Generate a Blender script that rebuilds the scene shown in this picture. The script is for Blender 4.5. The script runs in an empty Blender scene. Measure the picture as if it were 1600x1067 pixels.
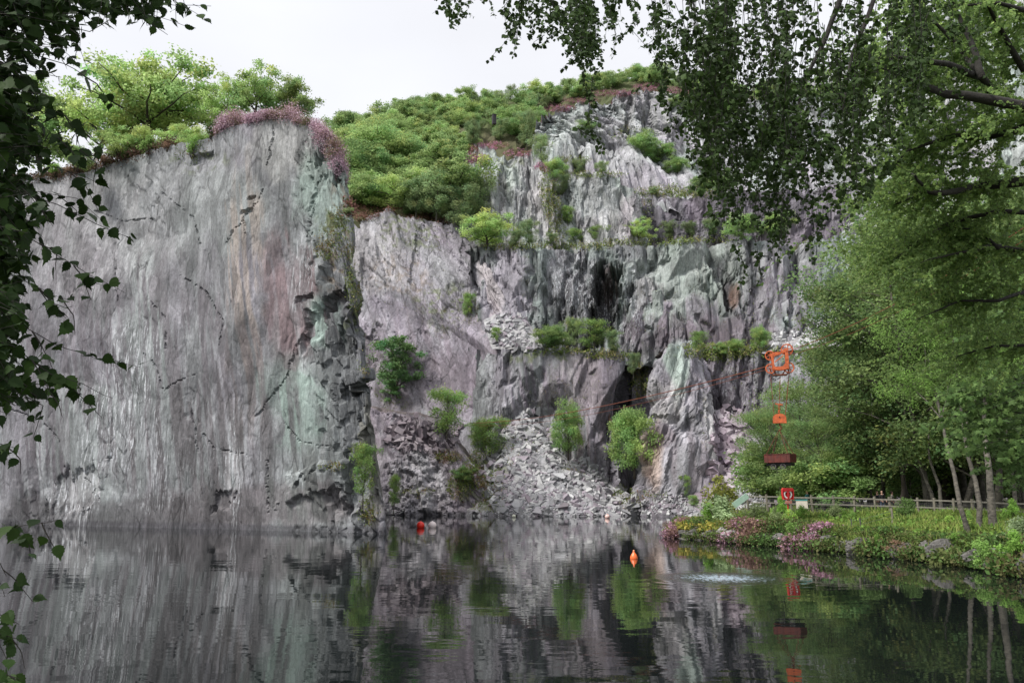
import bpy, math
import numpy as np
from mathutils import Vector, Matrix, Euler
from mathutils.bvhtree import BVHTree

C = bpy.context.scene.collection
scene = bpy.context.scene
RAD = math.radians

# ------------------------------------------------------------------ camera
CAM_Z = 3.5
PITCH = math.atan(236.5 / 1280)
cd = bpy.data.cameras.new('camera')
cd.sensor_width = 36.0
cd.lens = 28.8
cd.clip_start = 0.1
cd.clip_end = 6000
cam = bpy.data.objects.new('camera', cd)
C.objects.link(cam)
cam.location = (0, 0, CAM_Z)
cam.rotation_euler = (math.pi / 2 + PITCH, 0, 0)
scene.camera = cam

# ------------------------------------------------------------------ world: bright overcast sky with thin cloud
SUN_EL, SUN_AZ = 52.0, -122.0           # azimuth measured from +Y (the view) towards +X: the sun stands behind the left shoulder
world = bpy.data.worlds.new('World')
scene.world = world
world.use_nodes = True
nt = world.node_tree
nt.nodes.clear()
wo = nt.nodes.new('ShaderNodeOutputWorld')
sky = nt.nodes.new('ShaderNodeTexSky')
sky.sky_type = 'NISHITA'
sky.sun_disc = False
sky.sun_elevation = RAD(SUN_EL)
sky.sun_rotation = RAD(SUN_AZ)
bg1 = nt.nodes.new('ShaderNodeBackground')
bg1.inputs['Strength'].default_value = 0.1
nt.links.new(sky.outputs[0], bg1.inputs['Color'])
tc = nt.nodes.new('ShaderNodeTexCoord')
mp = nt.nodes.new('ShaderNodeMapping')
mp.inputs['Scale'].default_value = (1.0, 1.0, 2.2)
nt.links.new(tc.outputs['Generated'], mp.inputs['Vector'])
nz = nt.nodes.new('ShaderNodeTexNoise')
nz.inputs['Scale'].default_value = 1.6
nz.inputs['Detail'].default_value = 5
nt.links.new(mp.outputs[0], nz.inputs['Vector'])
cr = nt.nodes.new('ShaderNodeValToRGB')
cr.color_ramp.elements[0].position = 0.3
cr.color_ramp.elements[0].color = (0.80, 0.80, 0.83, 1)
cr.color_ramp.elements[1].position = 0.7
cr.color_ramp.elements[1].color = (0.95, 0.96, 1.0, 1)
nt.links.new(nz.outputs['Fac'], cr.inputs['Fac'])
bg2 = nt.nodes.new('ShaderNodeBackground')
bg2.inputs['Strength'].default_value = 0.53
nt.links.new(cr.outputs[0], bg2.inputs['Color'])
mx = nt.nodes.new('ShaderNodeMixShader')
mx.inputs[0].default_value = 0.93
nt.links.new(bg1.outputs[0], mx.inputs[1])
nt.links.new(bg2.outputs[0], mx.inputs[2])
nt.links.new(mx.outputs[0], wo.inputs['Surface'])

sd = bpy.data.lights.new('sun', 'SUN')
sd.energy = 2.3
sd.angle = RAD(12)
sd.color = (1.0, 0.965, 0.91)
sun = bpy.data.objects.new('sun', sd)
C.objects.link(sun)
az, el = RAD(SUN_AZ), RAD(SUN_EL)
sdir = Vector((math.sin(az) * math.cos(el), math.cos(az) * math.cos(el), math.sin(el)))
sun.rotation_euler = (-sdir).to_track_quat('-Z', 'Y').to_euler()

scene.view_settings.view_transform = 'Standard'
scene.view_settings.look = 'None'
scene.view_settings.exposure = 1.07
scene.view_settings.gamma = 1.0
scene.render.engine = 'CYCLES'
scene.cycles.max_bounces = 6
scene.cycles.diffuse_bounces = 3
scene.cycles.glossy_bounces = 3
scene.cycles.transmission_bounces = 3
scene.cycles.transparent_max_bounces = 4

# ------------------------------------------------------------------ pixel (of the 1600 x 1067 photograph) <-> world
F = 1280.0
ct, st = math.cos(PITCH), math.sin(PITCH)

def P(px, py, D):
    dx, dy = (px - 800) / F, (533.5 - py) / F
    y, z = ct - dy * st, st + dy * ct
    s = D / y
    return np.array([dx * s, D, CAM_Z + z * s])

def Pz(px, D, z):
    ax = D * ct + (z - CAM_Z) * st
    return np.array([(px - 800) / F * ax, D, z])

def ray(px, py):
    dx, dy = (px - 800) / F, (533.5 - py) / F
    return Vector((dx, ct - dy * st, st + dy * ct)).normalized()

def proj(V):
    x, y, z = V[..., 0], V[..., 1], V[..., 2] - CAM_Z
    d = np.maximum(y * ct + z * st, 0.1)
    v = z * ct - y * st
    return 800 + F * x / d, 533.5 - F * v / d

# ------------------------------------------------------------------ numpy noise
def _h(ix, iy, seed):
    h = (ix.astype(np.int64) * 374761393 + iy.astype(np.int64) * 668265263 + seed * 1442695041) & 0xffffffff
    h = ((h ^ (h >> 13)) * 1274126177) & 0xffffffff
    h = ((h ^ (h >> 16)) * 2246822519) & 0xffffffff
    h = h ^ (h >> 15)
    return (h & 0xffffff) / float(0xffffff)

def vnoise(x, y, seed=0):
    ix, iy = np.floor(x), np.floor(y)
    fx, fy = x - ix, y - iy
    fx = fx * fx * (3 - 2 * fx)
    fy = fy * fy * (3 - 2 * fy)
    a, b = _h(ix, iy, seed), _h(ix + 1, iy, seed)
    c, d = _h(ix, iy + 1, seed), _h(ix + 1, iy + 1, seed)
    return (a + (b - a) * fx) * (1 - fy) + (c + (d - c) * fx) * fy

def fbm(x, y, seed=0, oct=4):
    t, a, n = 0, 0.5, 0
    for i in range(oct):
        t = t + a * vnoise(x, y, seed + i * 17)
        n += a
        x, y, a = x * 2.03 + 3.1, y * 2.03 + 1.7, a * 0.5
    return t / n

def cells(x, y, seed=0):
    """nearest jittered cell: id random, offsets from its centre, gap to the border"""
    ix, iy = np.floor(x), np.floor(y)
    f1 = np.full(x.shape, 9.0)
    f2 = np.full(x.shape, 9.0)
    rid = np.zeros(x.shape)
    ox = np.zeros(x.shape)
    oy = np.zeros(x.shape)
    for i in (-1, 0, 1):
        for j in (-1, 0, 1):
            cx, cy = ix + i, iy + j
            px_ = cx + 0.1 + 0.8 * _h(cx, cy, seed)
            py_ = cy + 0.1 + 0.8 * _h(cx, cy, seed + 5)
            d = np.maximum(np.abs(px_ - x) * 1.15, np.abs(py_ - y)) * 0.6 + 0.4 * np.hypot(px_ - x, py_ - y)
            near = d < f1
            f2 = np.where(near, f1, np.minimum(f2, d))
            f1 = np.where(near, d, f1)
            rid = np.where(near, _h(cx, cy, seed + 11), rid)
            ox = np.where(near, x - px_, ox)
            oy = np.where(near, y - py_, oy)
    return rid, ox, oy, f2 - f1

def facets(x, y, ratio, seed=0, K=2.2):
    """upper envelope of tilted, steep-sided plates: the broken faces of cleaved slate. x, y in cell units"""
    ix, iy = np.floor(x), np.floor(y)
    best = np.full(x.shape, -9.0)
    rid = np.zeros(x.shape)
    for i in (-1, 0, 1):
        for j in (-1, 0, 1):
            cx, cy = ix + i, iy + j
            ox = x - (cx + 0.1 + 0.8 * _h(cx, cy, seed))
            oy = y - (cy + 0.1 + 0.8 * _h(cx, cy, seed + 5))
            r = _h(cx, cy, seed + 11)
            gx, gy = _h(cx, cy, seed + 13) - .5, _h(cx, cy, seed + 17) - .62
            sk = ox + (gx * .5) * oy
            fl = np.maximum(np.maximum(np.abs(sk) - .33, 0), (np.abs(oy + gx * ox) - .40) * ratio * .8)
            p = r + 1.1 * gx * ox + .7 * gy * oy - K * fl
            win = p > best
            best = np.where(win, p, best)
            rid = np.where(win, r, rid)
    return rid, best

def sstep(a, b, x):
    t = np.clip((x - a) / (b - a), 0, 1)
    return t * t * (3 - 2 * t)

# ------------------------------------------------------------------ object helpers
def tag(o, label=None, cat=None, group=None, kind=None):
    if label: o['label'] = label
    if cat: o['category'] = cat
    if group: o['group'] = group
    if kind: o['kind'] = kind
    return o

def empty(name, loc=(0, 0, 0), rz=0.0):
    o = bpy.data.objects.new(name, None)
    o.empty_display_size = 0.3
    C.objects.link(o)
    o.location = loc
    o.rotation_euler = (0, 0, rz)
    return o

def make_mesh(name, V, faces, mats, col=None, mat_idx=None, smooth=False, aux=None):
    """faces: list of tuples, or an (n,k) int array"""
    me = bpy.data.meshes.new(name)
    V = np.asarray(V, dtype=np.float32)
    me.vertices.add(len(V))
    me.vertices.foreach_set('co', V.ravel())
    if isinstance(faces, np.ndarray):
        n, k = faces.shape
        me.loops.add(n * k)
        me.loops.foreach_set('vertex_index', faces.astype(np.int32).ravel())
        me.polygons.add(n)
        me.polygons.foreach_set('loop_start', np.arange(0, n * k, k, dtype=np.int32))
        me.polygons.foreach_set('loop_total', np.full(n, k, dtype=np.int32))
    else:
        tot = np.array([len(f) for f in faces], dtype=np.int32)
        flat = np.fromiter((i for f in faces for i in f), dtype=np.int32)
        n = len(faces)
        me.loops.add(len(flat))
        me.loops.foreach_set('vertex_index', flat)
        me.polygons.add(n)
        me.polygons.foreach_set('loop_start', np.concatenate([[0], np.cumsum(tot)[:-1]]).astype(np.int32))
        me.polygons.foreach_set('loop_total', tot)
    if mat_idx is not None:
        me.polygons.foreach_set('material_index', np.asarray(mat_idx, dtype=np.int32))
    me.polygons.foreach_set('use_smooth', np.full(n, smooth, dtype=bool))
    if col is not None:
        a = me.attributes.new('Col', 'FLOAT_COLOR', 'POINT')
        c4 = np.ones((len(V), 4), dtype=np.float32)
        c4[:, :3] = np.clip(col, 0, 1)
        a.data.foreach_set('color', c4.ravel())
    if aux is not None:
        a = me.attributes.new('Streak', 'FLOAT', 'POINT')
        a.data.foreach_set('value', np.asarray(aux, dtype=np.float32))
    if not isinstance(mats, (list, tuple)):
        mats = [mats]
    for m in mats:
        me.materials.append(m)
    me.update(calc_edges=True)
    me.validate()
    return me

def obj(name, me, parent=None):
    o = bpy.data.objects.new(name, me)
    C.objects.link(o)
    o.parent = parent
    return o

def copy_tree(o, parent=None):
    c = o.copy()
    C.objects.link(c)
    c.parent = parent
    for ch in o.children:
        copy_tree(ch, c)
    return c

class MB:
    """collects shapes into one mesh"""
    def __init__(self):
        self.v, self.f, self.m = [], [], []
    def add(self, vs, fs, m=0):
        n = len(self.v)
        self.v.extend([tuple(map(float, p)) for p in vs])
        for f in fs:
            self.f.append(tuple(i + n for i in f))
            self.m.append(m)
    def box(self, c, s, M=None, bevel=0.0, m=0):
        x, y, z = s[0] / 2, s[1] / 2, s[2] / 2
        b = min(bevel, x * .9, y * .9, z * .9)
        if b <= 0:
            vs = [(sx * x, sy * y, sz * z) for sz in (-1, 1) for sy in (-1, 1) for sx in (-1, 1)]
            fs = [(0, 2, 3, 1), (4, 5, 7, 6), (0, 1, 5, 4), (2, 6, 7, 3), (0, 4, 6, 2), (1, 3, 7, 5)]
        else:
            vs, fs = [], []
            for k, (zz, q) in enumerate(((-z, b), (-z + b, 0), (z - b, 0), (z, b))):
                X, Y = x - q, y - q
                B = b if q == 0 else b * 0.4
                vs += [(-X + B, -Y, zz), (X - B, -Y, zz), (X, -Y + B, zz), (X, Y - B, zz), (X - B, Y, zz), (-X + B, Y, zz), (-X, Y - B, zz), (-X, -Y + B, zz)]
            fs.append(tuple(range(7, -1, -1)))
            fs.append(tuple(range(24, 32)))
            for k in range(3):
                for i in range(8):
                    j = (i + 1) % 8
                    fs.append((k * 8 + i, k * 8 + j, k * 8 + 8 + j, k * 8 + 8 + i))
        c = Vector(c)
        if M is not None:
            vs = [M @ Vector(p) + c for p in vs]
        else:
            vs = [Vector(p) + c for p in vs]
        self.add(vs, fs, m)
    def tube(self, pts, rad, n=6, m=0, caps=True):
        pts = [Vector(p) for p in pts]
        if not hasattr(rad, '__len__'):
            rad = [rad] * len(pts)
        vs, fs = [], []
        up = None
        for i, p in enumerate(pts):
            d = (pts[min(i + 1, len(pts) - 1)] - pts[max(i - 1, 0)])
            if d.length < 1e-9:
                d = Vector((0, 0, 1))
            d.normalize()
            if up is None:
                up = Vector((0, 1, 0)) if abs(d.y) < 0.9 else Vector((1, 0, 0))
            a = d.cross(up)
            if a.length < 1e-6:
                a = d.orthogonal()
            a.normalize()
            b = d.cross(a).normalized()
            up = a.cross(d)
            for k in range(n):
                t = 2 * math.pi * k / n
                vs.append(p + (a * math.cos(t) + b * math.sin(t)) * rad[i])
        for i in range(len(pts) - 1):
            for k in range(n):
                l = (k + 1) % n
                fs.append((i * n + k, i * n + l, (i + 1) * n + l, (i + 1) * n + k))
        if caps:
            fs.append(tuple(range(n - 1, -1, -1)))
            fs.append(tuple(range((len(pts) - 1) * n, len(pts) * n)))
        self.add(vs, fs, m)
    def lathe(self, prof, c=(0, 0, 0), M=None, n=24, m=0):
        vs, fs = [], []
        for r, z in prof:
            for k in range(n):
                t = 2 * math.pi * k / n
                vs.append(Vector((r * math.cos(t), r * math.sin(t), z)))
        for i in range(len(prof) - 1):
            for k in range(n):
                l = (k + 1) % n
                fs.append((i * n + k, i * n + l, (i + 1) * n + l, (i + 1) * n + k))
        c = Vector(c)
        vs = [(M @ p if M is not None else p) + c for p in vs]
        self.add(vs, fs, m)
    def prism(self, poly, M, c, th, hole=None, m=0):
        """flat plate: poly (and a hole with the same number of points) in x,z; thickness th along y"""
        c = Vector(c)
        n = len(poly)
        q = lambda p, y: (M @ Vector((p[0], y, p[1]))) + c
        if hole is None:
            vs = [q(p, -th / 2) for p in poly] + [q(p, th / 2) for p in poly]
            fs = [tuple(range(n)), tuple(range(2 * n - 1, n - 1, -1))]
            fs += [(i, i + n, (i + 1) % n + n, (i + 1) % n) for i in range(n)]
        else:
            vs = [q(p, -th / 2) for p in poly] + [q(p, th / 2) for p in poly] + [q(p, -th / 2) for p in hole] + [q(p, th / 2) for p in hole]
            fs = []
            for i in range(n):
                j = (i + 1) % n
                fs += [(i, j, 2 * n + j, 2 * n + i), (n + j, n + i, 3 * n + i, 3 * n + j), (i, i + n, j + n, j), (2 * n + j, 3 * n + j, 3 * n + i, 2 * n + i)]
        self.add(vs, fs, m)
    def mesh(self, name, mats, smooth=False, col=None):
        c = None
        if col is not None:
            c = np.tile(np.array(col, dtype=float), (len(self.v), 1))
        return make_mesh(name, np.array(self.v), self.f, mats, c, self.m, smooth)
    def build(self, name, mats, parent=None, smooth=False, col=None):
        return obj(name, self.mesh(name, mats, smooth, col), parent)

# ------------------------------------------------------------------ materials
def new_mat(name):
    m = bpy.data.materials.new(name)
    m.use_nodes = True
    nt = m.node_tree
    b = nt.nodes['Principled BSDF']
    return m, nt, b

def nd(nt, t, **kw):
    n = nt.nodes.new(t)
    for k, v in kw.items():
        if k in n.inputs:
            n.inputs[k].default_value = v
        else:
            setattr(n, k, v)
    return n

def mapping(nt, scale, rot=(0, 0, 0), coord='Object'):
    t = nd(nt, 'ShaderNodeTexCoord')
    m = nd(nt, 'ShaderNodeMapping')
    m.inputs['Scale'].default_value = scale
    m.inputs['Rotation'].default_value = rot
    nt.links.new(t.outputs[coord], m.inputs['Vector'])
    return m

def noise_fac(nt, mp_, scale, detail=6, rough=0.6, lo=0.3, hi=0.7, a=0.0, b=1.0, dist=0.0):
    n = nd(nt, 'ShaderNodeTexNoise')
    n.inputs['Scale'].default_value = scale
    n.inputs['Detail'].default_value = detail
    n.inputs['Roughness'].default_value = rough
    n.inputs['Distortion'].default_value = dist
    nt.links.new(mp_.outputs[0], n.inputs['Vector'])
    r = nd(nt, 'ShaderNodeMapRange')
    r.inputs['From Min'].default_value = lo
    r.inputs['From Max'].default_value = hi
    r.inputs['To Min'].default_value = a
    r.inputs['To Max'].default_value = b
    nt.links.new(n.outputs['Fac'], r.inputs['Value'])
    return r.outputs[0]

def mul_col(nt, c, f):
    v = nd(nt, 'ShaderNodeVectorMath', operation='SCALE')
    nt.links.new(c, v.inputs[0])
    nt.links.new(f, v.inputs['Scale'])
    return v.outputs[0]

def math2(nt, op, a, b):
    n = nd(nt, 'ShaderNodeMath', operation=op)
    for i, x in enumerate((a, b)):
        if isinstance(x, (int, float)):
            n.inputs[i].default_value = x
        else:
            nt.links.new(x, n.inputs[i])
    return n.outputs[0]

def rock_material(name, scale=1.0, bump=0.35):
    m, nt, b = new_mat(name)
    at = nd(nt, 'ShaderNodeAttribute', attribute_name='Col')
    tilt = (0, RAD(6), 0)
    mv = mapping(nt, (1.0 * scale, 1.0 * scale, 0.10 * scale), tilt)     # streaks that run down the face
    mh = mapping(nt, (0.45 * scale, 0.45 * scale, 0.3 * scale), tilt)
    s1 = noise_fac(nt, mv, 2.4, 6, 0.7, 0.3, 0.7, 0.82, 1.18)
    s2 = noise_fac(nt, mv, 9.0, 3, 0.6, 0.3, 0.7, 0.91, 1.09)
    s3 = noise_fac(nt, mh, 1.2, 6, 0.6, 0.3, 0.7, 0.75, 1.25)
    f = math2(nt, 'MULTIPLY', math2(nt, 'MULTIPLY', s1, s2), s3)
    # cracks between slabs of slate
    mc = mapping(nt, (0.9 * scale, 0.9 * scale, 0.16 * scale), (0, RAD(8), 0))
    wn = nd(nt, 'ShaderNodeTexNoise')
    wn.inputs['Scale'].default_value = 1.3
    wn.inputs['Detail'].default_value = 4
    nt.links.new(mc.outputs[0], wn.inputs['Vector'])
    wa = nd(nt, 'ShaderNodeVectorMath', operation='SCALE')
    wa.inputs['Scale'].default_value = 0.35
    nt.links.new(wn.outputs['Color'], wa.inputs[0])
    wb = nd(nt, 'ShaderNodeVectorMath', operation='ADD')
    nt.links.new(mc.outputs[0], wb.inputs[0])
    nt.links.new(wa.outputs[0], wb.inputs[1])
    vo = nd(nt, 'ShaderNodeTexVoronoi', feature='DISTANCE_TO_EDGE')
    vo.inputs['Scale'].default_value = 0.8
    nt.links.new(wb.outputs[0], vo.inputs['Vector'])
    crk = nd(nt, 'ShaderNodeMapRange')
    crk.inputs['From Min'].default_value = 0.0
    crk.inputs['From Max'].default_value = 0.055
    crk.inputs['To Min'].default_value = 0.55
    crk.inputs['To Max'].default_value = 1.0
    nt.links.new(vo.outputs['Distance'], crk.inputs['Value'])
    crm = noise_fac(nt, mh, 0.5, 3, 0.5, 0.5, 0.66, 0, 1)
    cmix = nd(nt, 'ShaderNodeMix', data_type='FLOAT')
    nt.links.new(crm, cmix.inputs['Factor'])
    cmix.inputs['A'].default_value = 1.0
    nt.links.new(crk.outputs[0], cmix.inputs['B'])
    f = math2(nt, 'MULTIPLY', f, cmix.outputs[0])
    mk = mapping(nt, (1.25 * scale, 1.25 * scale, 0.36 * scale), (0, RAD(-16), 0))
    v2 = nd(nt, 'ShaderNodeTexVoronoi', feature='DISTANCE_TO_EDGE')
    v2.inputs['Scale'].default_value = 0.9
    nt.links.new(mk.outputs[0], v2.inputs['Vector'])
    j2 = nd(nt, 'ShaderNodeMapRange')
    j2.inputs['From Max'].default_value = 0.085
    j2.inputs['To Min'].default_value = 0.45
    nt.links.new(v2.outputs['Distance'], j2.inputs['Value'])
    g2 = noise_fac(nt, mh, 0.9, 5, 0.7, 0.52, 0.6, 0, 1)
    c2 = nd(nt, 'ShaderNodeMix', data_type='FLOAT')
    nt.links.new(g2, c2.inputs['Factor'])
    c2.inputs['A'].default_value = 1.0
    nt.links.new(j2.outputs[0], c2.inputs['B'])
    f = math2(nt, 'MULTIPLY', f, c2.outputs[0])
    vc = nd(nt, 'ShaderNodeTexVoronoi')
    vc.inputs['Scale'].default_value = 0.9
    nt.links.new(mk.outputs[0], vc.inputs['Vector'])
    sv = nd(nt, 'ShaderNodeSeparateColor')
    nt.links.new(vc.outputs['Color'], sv.inputs[0])
    bl = nd(nt, 'ShaderNodeMapRange')
    bl.inputs['To Min'].default_value = 0.74
    bl.inputs['To Max'].default_value = 1.24
    nt.links.new(sv.outputs[0], bl.inputs['Value'])
    f = math2(nt, 'MULTIPLY', f, bl.outputs[0])
    grit = noise_fac(nt, mapping(nt, (1, 1, .5)), 5.0 * scale, 6, 0.8, 0.32, 0.68, 0.62, 1.38)
    fine = noise_fac(nt, mapping(nt, (1, 1, .09), (0, RAD(3), 0)), 5.5 * scale, 4, 0.7, 0.35, 0.65, 0.92, 1.08)
    f = math2(nt, 'MULTIPLY', math2(nt, 'MULTIPLY', f, grit), fine)
    base = mul_col(nt, at.outputs['Color'], f)
    # lime that seeps down the face in short thin runs
    sa = nd(nt, 'ShaderNodeAttribute', attribute_name='Streak')
    ru = noise_fac(nt, mapping(nt, (1, 1, .07)), 4.2, 5, 0.75, 0.52, 0.57, 0, 1)
    rb = noise_fac(nt, mapping(nt, (1, 1, .6)), 1.6, 5, 0.75, 0.40, 0.55, 0, 1)
    wf = math2(nt, 'MULTIPLY', math2(nt, 'MULTIPLY', ru, rb), sa.outputs['Fac'])
    wm_ = nd(nt, 'ShaderNodeMix', data_type='RGBA')
    nt.links.new(wf, wm_.inputs['Factor'])
    nt.links.new(base, wm_.inputs['A'])
    wm_.inputs['B'].default_value = (.58, .60, .63, 1)
    col = wm_.outputs['Result']
    nt.links.new(col, b.inputs['Base Color'])
    b.inputs['Roughness'].default_value = 0.78
    b.inputs['Specular IOR Level'].default_value = 0.35
    h1 = noise_fac(nt, mv, 5.0, 4, 0.6, 0.2, 0.8, 0, 0.22)
    h2 = noise_fac(nt, mh, 5.0, 6, 0.75, 0.2, 0.8, 0, 0.6)
    hh = math2(nt, 'ADD', math2(nt, 'ADD', math2(nt, 'ADD', h1, h2), math2(nt, 'MULTIPLY', crk.outputs[0], 0.35)), math2(nt, 'ADD', math2(nt, 'MULTIPLY', c2.outputs[0], .5), math2(nt, 'MULTIPLY', sv.outputs[1], .8)))
    bp = nd(nt, 'ShaderNodeBump')
    bp.inputs['Strength'].default_value = 0.9
    bp.inputs['Distance'].default_value = bump
    nt.links.new(hh, bp.inputs['Height'])
    nt.links.new(bp.outputs[0], b.inputs['Normal'])
    return m

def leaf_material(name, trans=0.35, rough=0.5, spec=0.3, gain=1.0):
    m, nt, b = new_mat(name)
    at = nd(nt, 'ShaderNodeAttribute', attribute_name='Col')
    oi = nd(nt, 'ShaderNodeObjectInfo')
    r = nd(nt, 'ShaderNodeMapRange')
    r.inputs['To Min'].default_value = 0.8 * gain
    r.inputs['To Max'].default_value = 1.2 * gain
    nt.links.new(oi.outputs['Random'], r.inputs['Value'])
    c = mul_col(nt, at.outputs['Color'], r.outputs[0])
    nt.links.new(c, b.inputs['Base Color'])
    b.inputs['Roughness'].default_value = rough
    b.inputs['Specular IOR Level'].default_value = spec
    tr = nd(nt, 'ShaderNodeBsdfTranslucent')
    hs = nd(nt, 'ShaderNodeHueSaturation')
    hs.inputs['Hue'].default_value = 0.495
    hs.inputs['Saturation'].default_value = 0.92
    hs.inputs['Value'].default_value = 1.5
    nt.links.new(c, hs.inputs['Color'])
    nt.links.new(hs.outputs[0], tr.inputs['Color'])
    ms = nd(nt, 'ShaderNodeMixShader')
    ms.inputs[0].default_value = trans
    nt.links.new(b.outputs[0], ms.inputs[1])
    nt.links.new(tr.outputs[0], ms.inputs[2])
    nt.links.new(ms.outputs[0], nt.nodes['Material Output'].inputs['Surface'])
    return m

def plain(name, c, rough=0.6, metal=0.0, var=0.25, scale=6.0, bump=0.0, c2=None, stretch=(1, 1, 1)):
    m, nt, b = new_mat(name)
    mp_ = mapping(nt, stretch)
    f = noise_fac(nt, mp_, scale, 6, 0.6, 0.3, 0.7, 0, 1)
    mix = nd(nt, 'ShaderNodeMix', data_type='RGBA')
    if c2 is None:
        c2 = tuple(x * (1 - var) for x in c)
    mix.inputs['A'].default_value = (*c, 1)
    mix.inputs['B'].default_value = (*c2, 1)
    nt.links.new(f, mix.inputs['Factor'])
    nt.links.new(mix.outputs['Result'], b.inputs['Base Color'])
    b.inputs['Roughness'].default_value = rough
    b.inputs['Metallic'].default_value = metal
    if bump > 0:
        bp = nd(nt, 'ShaderNodeBump')
        bp.inputs['Distance'].default_value = bump
        nt.links.new(f, bp.inputs['Height'])
        nt.links.new(bp.outputs[0], b.inputs['Normal'])
    return m

M_ROCK = rock_material('slate rock', 1.0, 0.10)
M_ROCKFAR = rock_material('slate rock coarse', 0.6, 0.18)
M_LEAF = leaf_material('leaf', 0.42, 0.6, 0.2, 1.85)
M_LEAFHILL = leaf_material('sunlit oak leaf', 0.46, 0.6, 0.2, 2.3)  # gain raised so crowns read as sunlit despite shading themselves
M_LEAFDARK = leaf_material('shaded leaf', 0.2, 0.6, 0.15, .7)  # colour and translucency lowered to stand in for overhead canopy shade
M_BARK = plain('bark', (0.075, 0.06, 0.048), 0.9, 0, 0.55, 9, 0.02, stretch=(1, 1, 0.3))
M_BIRCH = plain('birch bark', (0.15, 0.135, 0.11), 0.85, 0, 0, 4, 0.03, c2=(0.025, 0.022, 0.018), stretch=(1, 1, 1.6))
M_DARKBARK = plain('dark bark', (0.03, 0.026, 0.022), 0.9, 0, 0.5, 14, 0.01)

def attr_material(name, rough=0.9, nscale=4.0, bump=0.05):
    m, nt, b = new_mat(name)
    at = nd(nt, 'ShaderNodeAttribute', attribute_name='Col')
    mp_ = mapping(nt, (1, 1, 1))
    f = noise_fac(nt, mp_, nscale, 8, 0.7, 0.3, 0.7, 0.82, 1.18)
    nt.links.new(mul_col(nt, at.outputs['Color'], f), b.inputs['Base Color'])
    b.inputs['Roughness'].default_value = rough
    bp = nd(nt, 'ShaderNodeBump')
    bp.inputs['Distance'].default_value = bump
    nt.links.new(f, bp.inputs['Height'])
    nt.links.new(bp.outputs[0], b.inputs['Normal'])
    return m
M_GROUND = attr_material('ground cover', 0.95, 3.0, 0.08)
M_SLAB = attr_material('broken slate', 0.65, 2.5, 0.03)
M_PLANT = leaf_material('small plants', 0.25, 0.7, 0.15, 1.2)
# ------------------------------------------------------------------ rock faces
GREY = np.array([.205, .212, .222]); PURP = np.array([.185, .155, .195]); GREEN = np.array([.20, .26, .23])
PALE = np.array([.37, .38, .39]); DARK = np.array([.05, .048, .055]); BROWN = np.array([.19, .145, .105])
RUST = np.array([.28, .13, .07]); WHITE = np.array([.62, .62, .64]); MOSS = np.array([.075, .095, .03]); MINT = np.array([.27, .36, .32])
EARTH = np.array([.07, .052, .035])
BVH_V, BVH_F = [], []
bvh_off = 0

def catmull(cols, m):
    """resample a polyline of control columns (C,K,3) to m columns, evenly along its length, lightly rounded"""
    c = np.asarray(cols, float)
    d = np.linalg.norm(np.diff(c.mean(1), axis=0), axis=1)
    s = np.concatenate([[0], np.cumsum(d)])
    q = np.linspace(0, s[-1], m)
    out = np.empty((m,) + c.shape[1:])
    for k in range(c.shape[1]):
        for a in range(3):
            out[:, k, a] = np.interp(q, s, c[:, k, a])
    return out, q

def smooth_axis0(A, w):
    if w < 1: return A
    B = A.copy()
    for _ in range(w):
        B[1:-1] = 0.25 * B[:-2] + 0.5 * B[1:-1] + 0.25 * B[2:]
    return B

def register(V, fa):
    global bvh_off
    BVH_V.append(V)
    BVH_F.append(fa + bvh_off)
    bvh_off += len(V)

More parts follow.
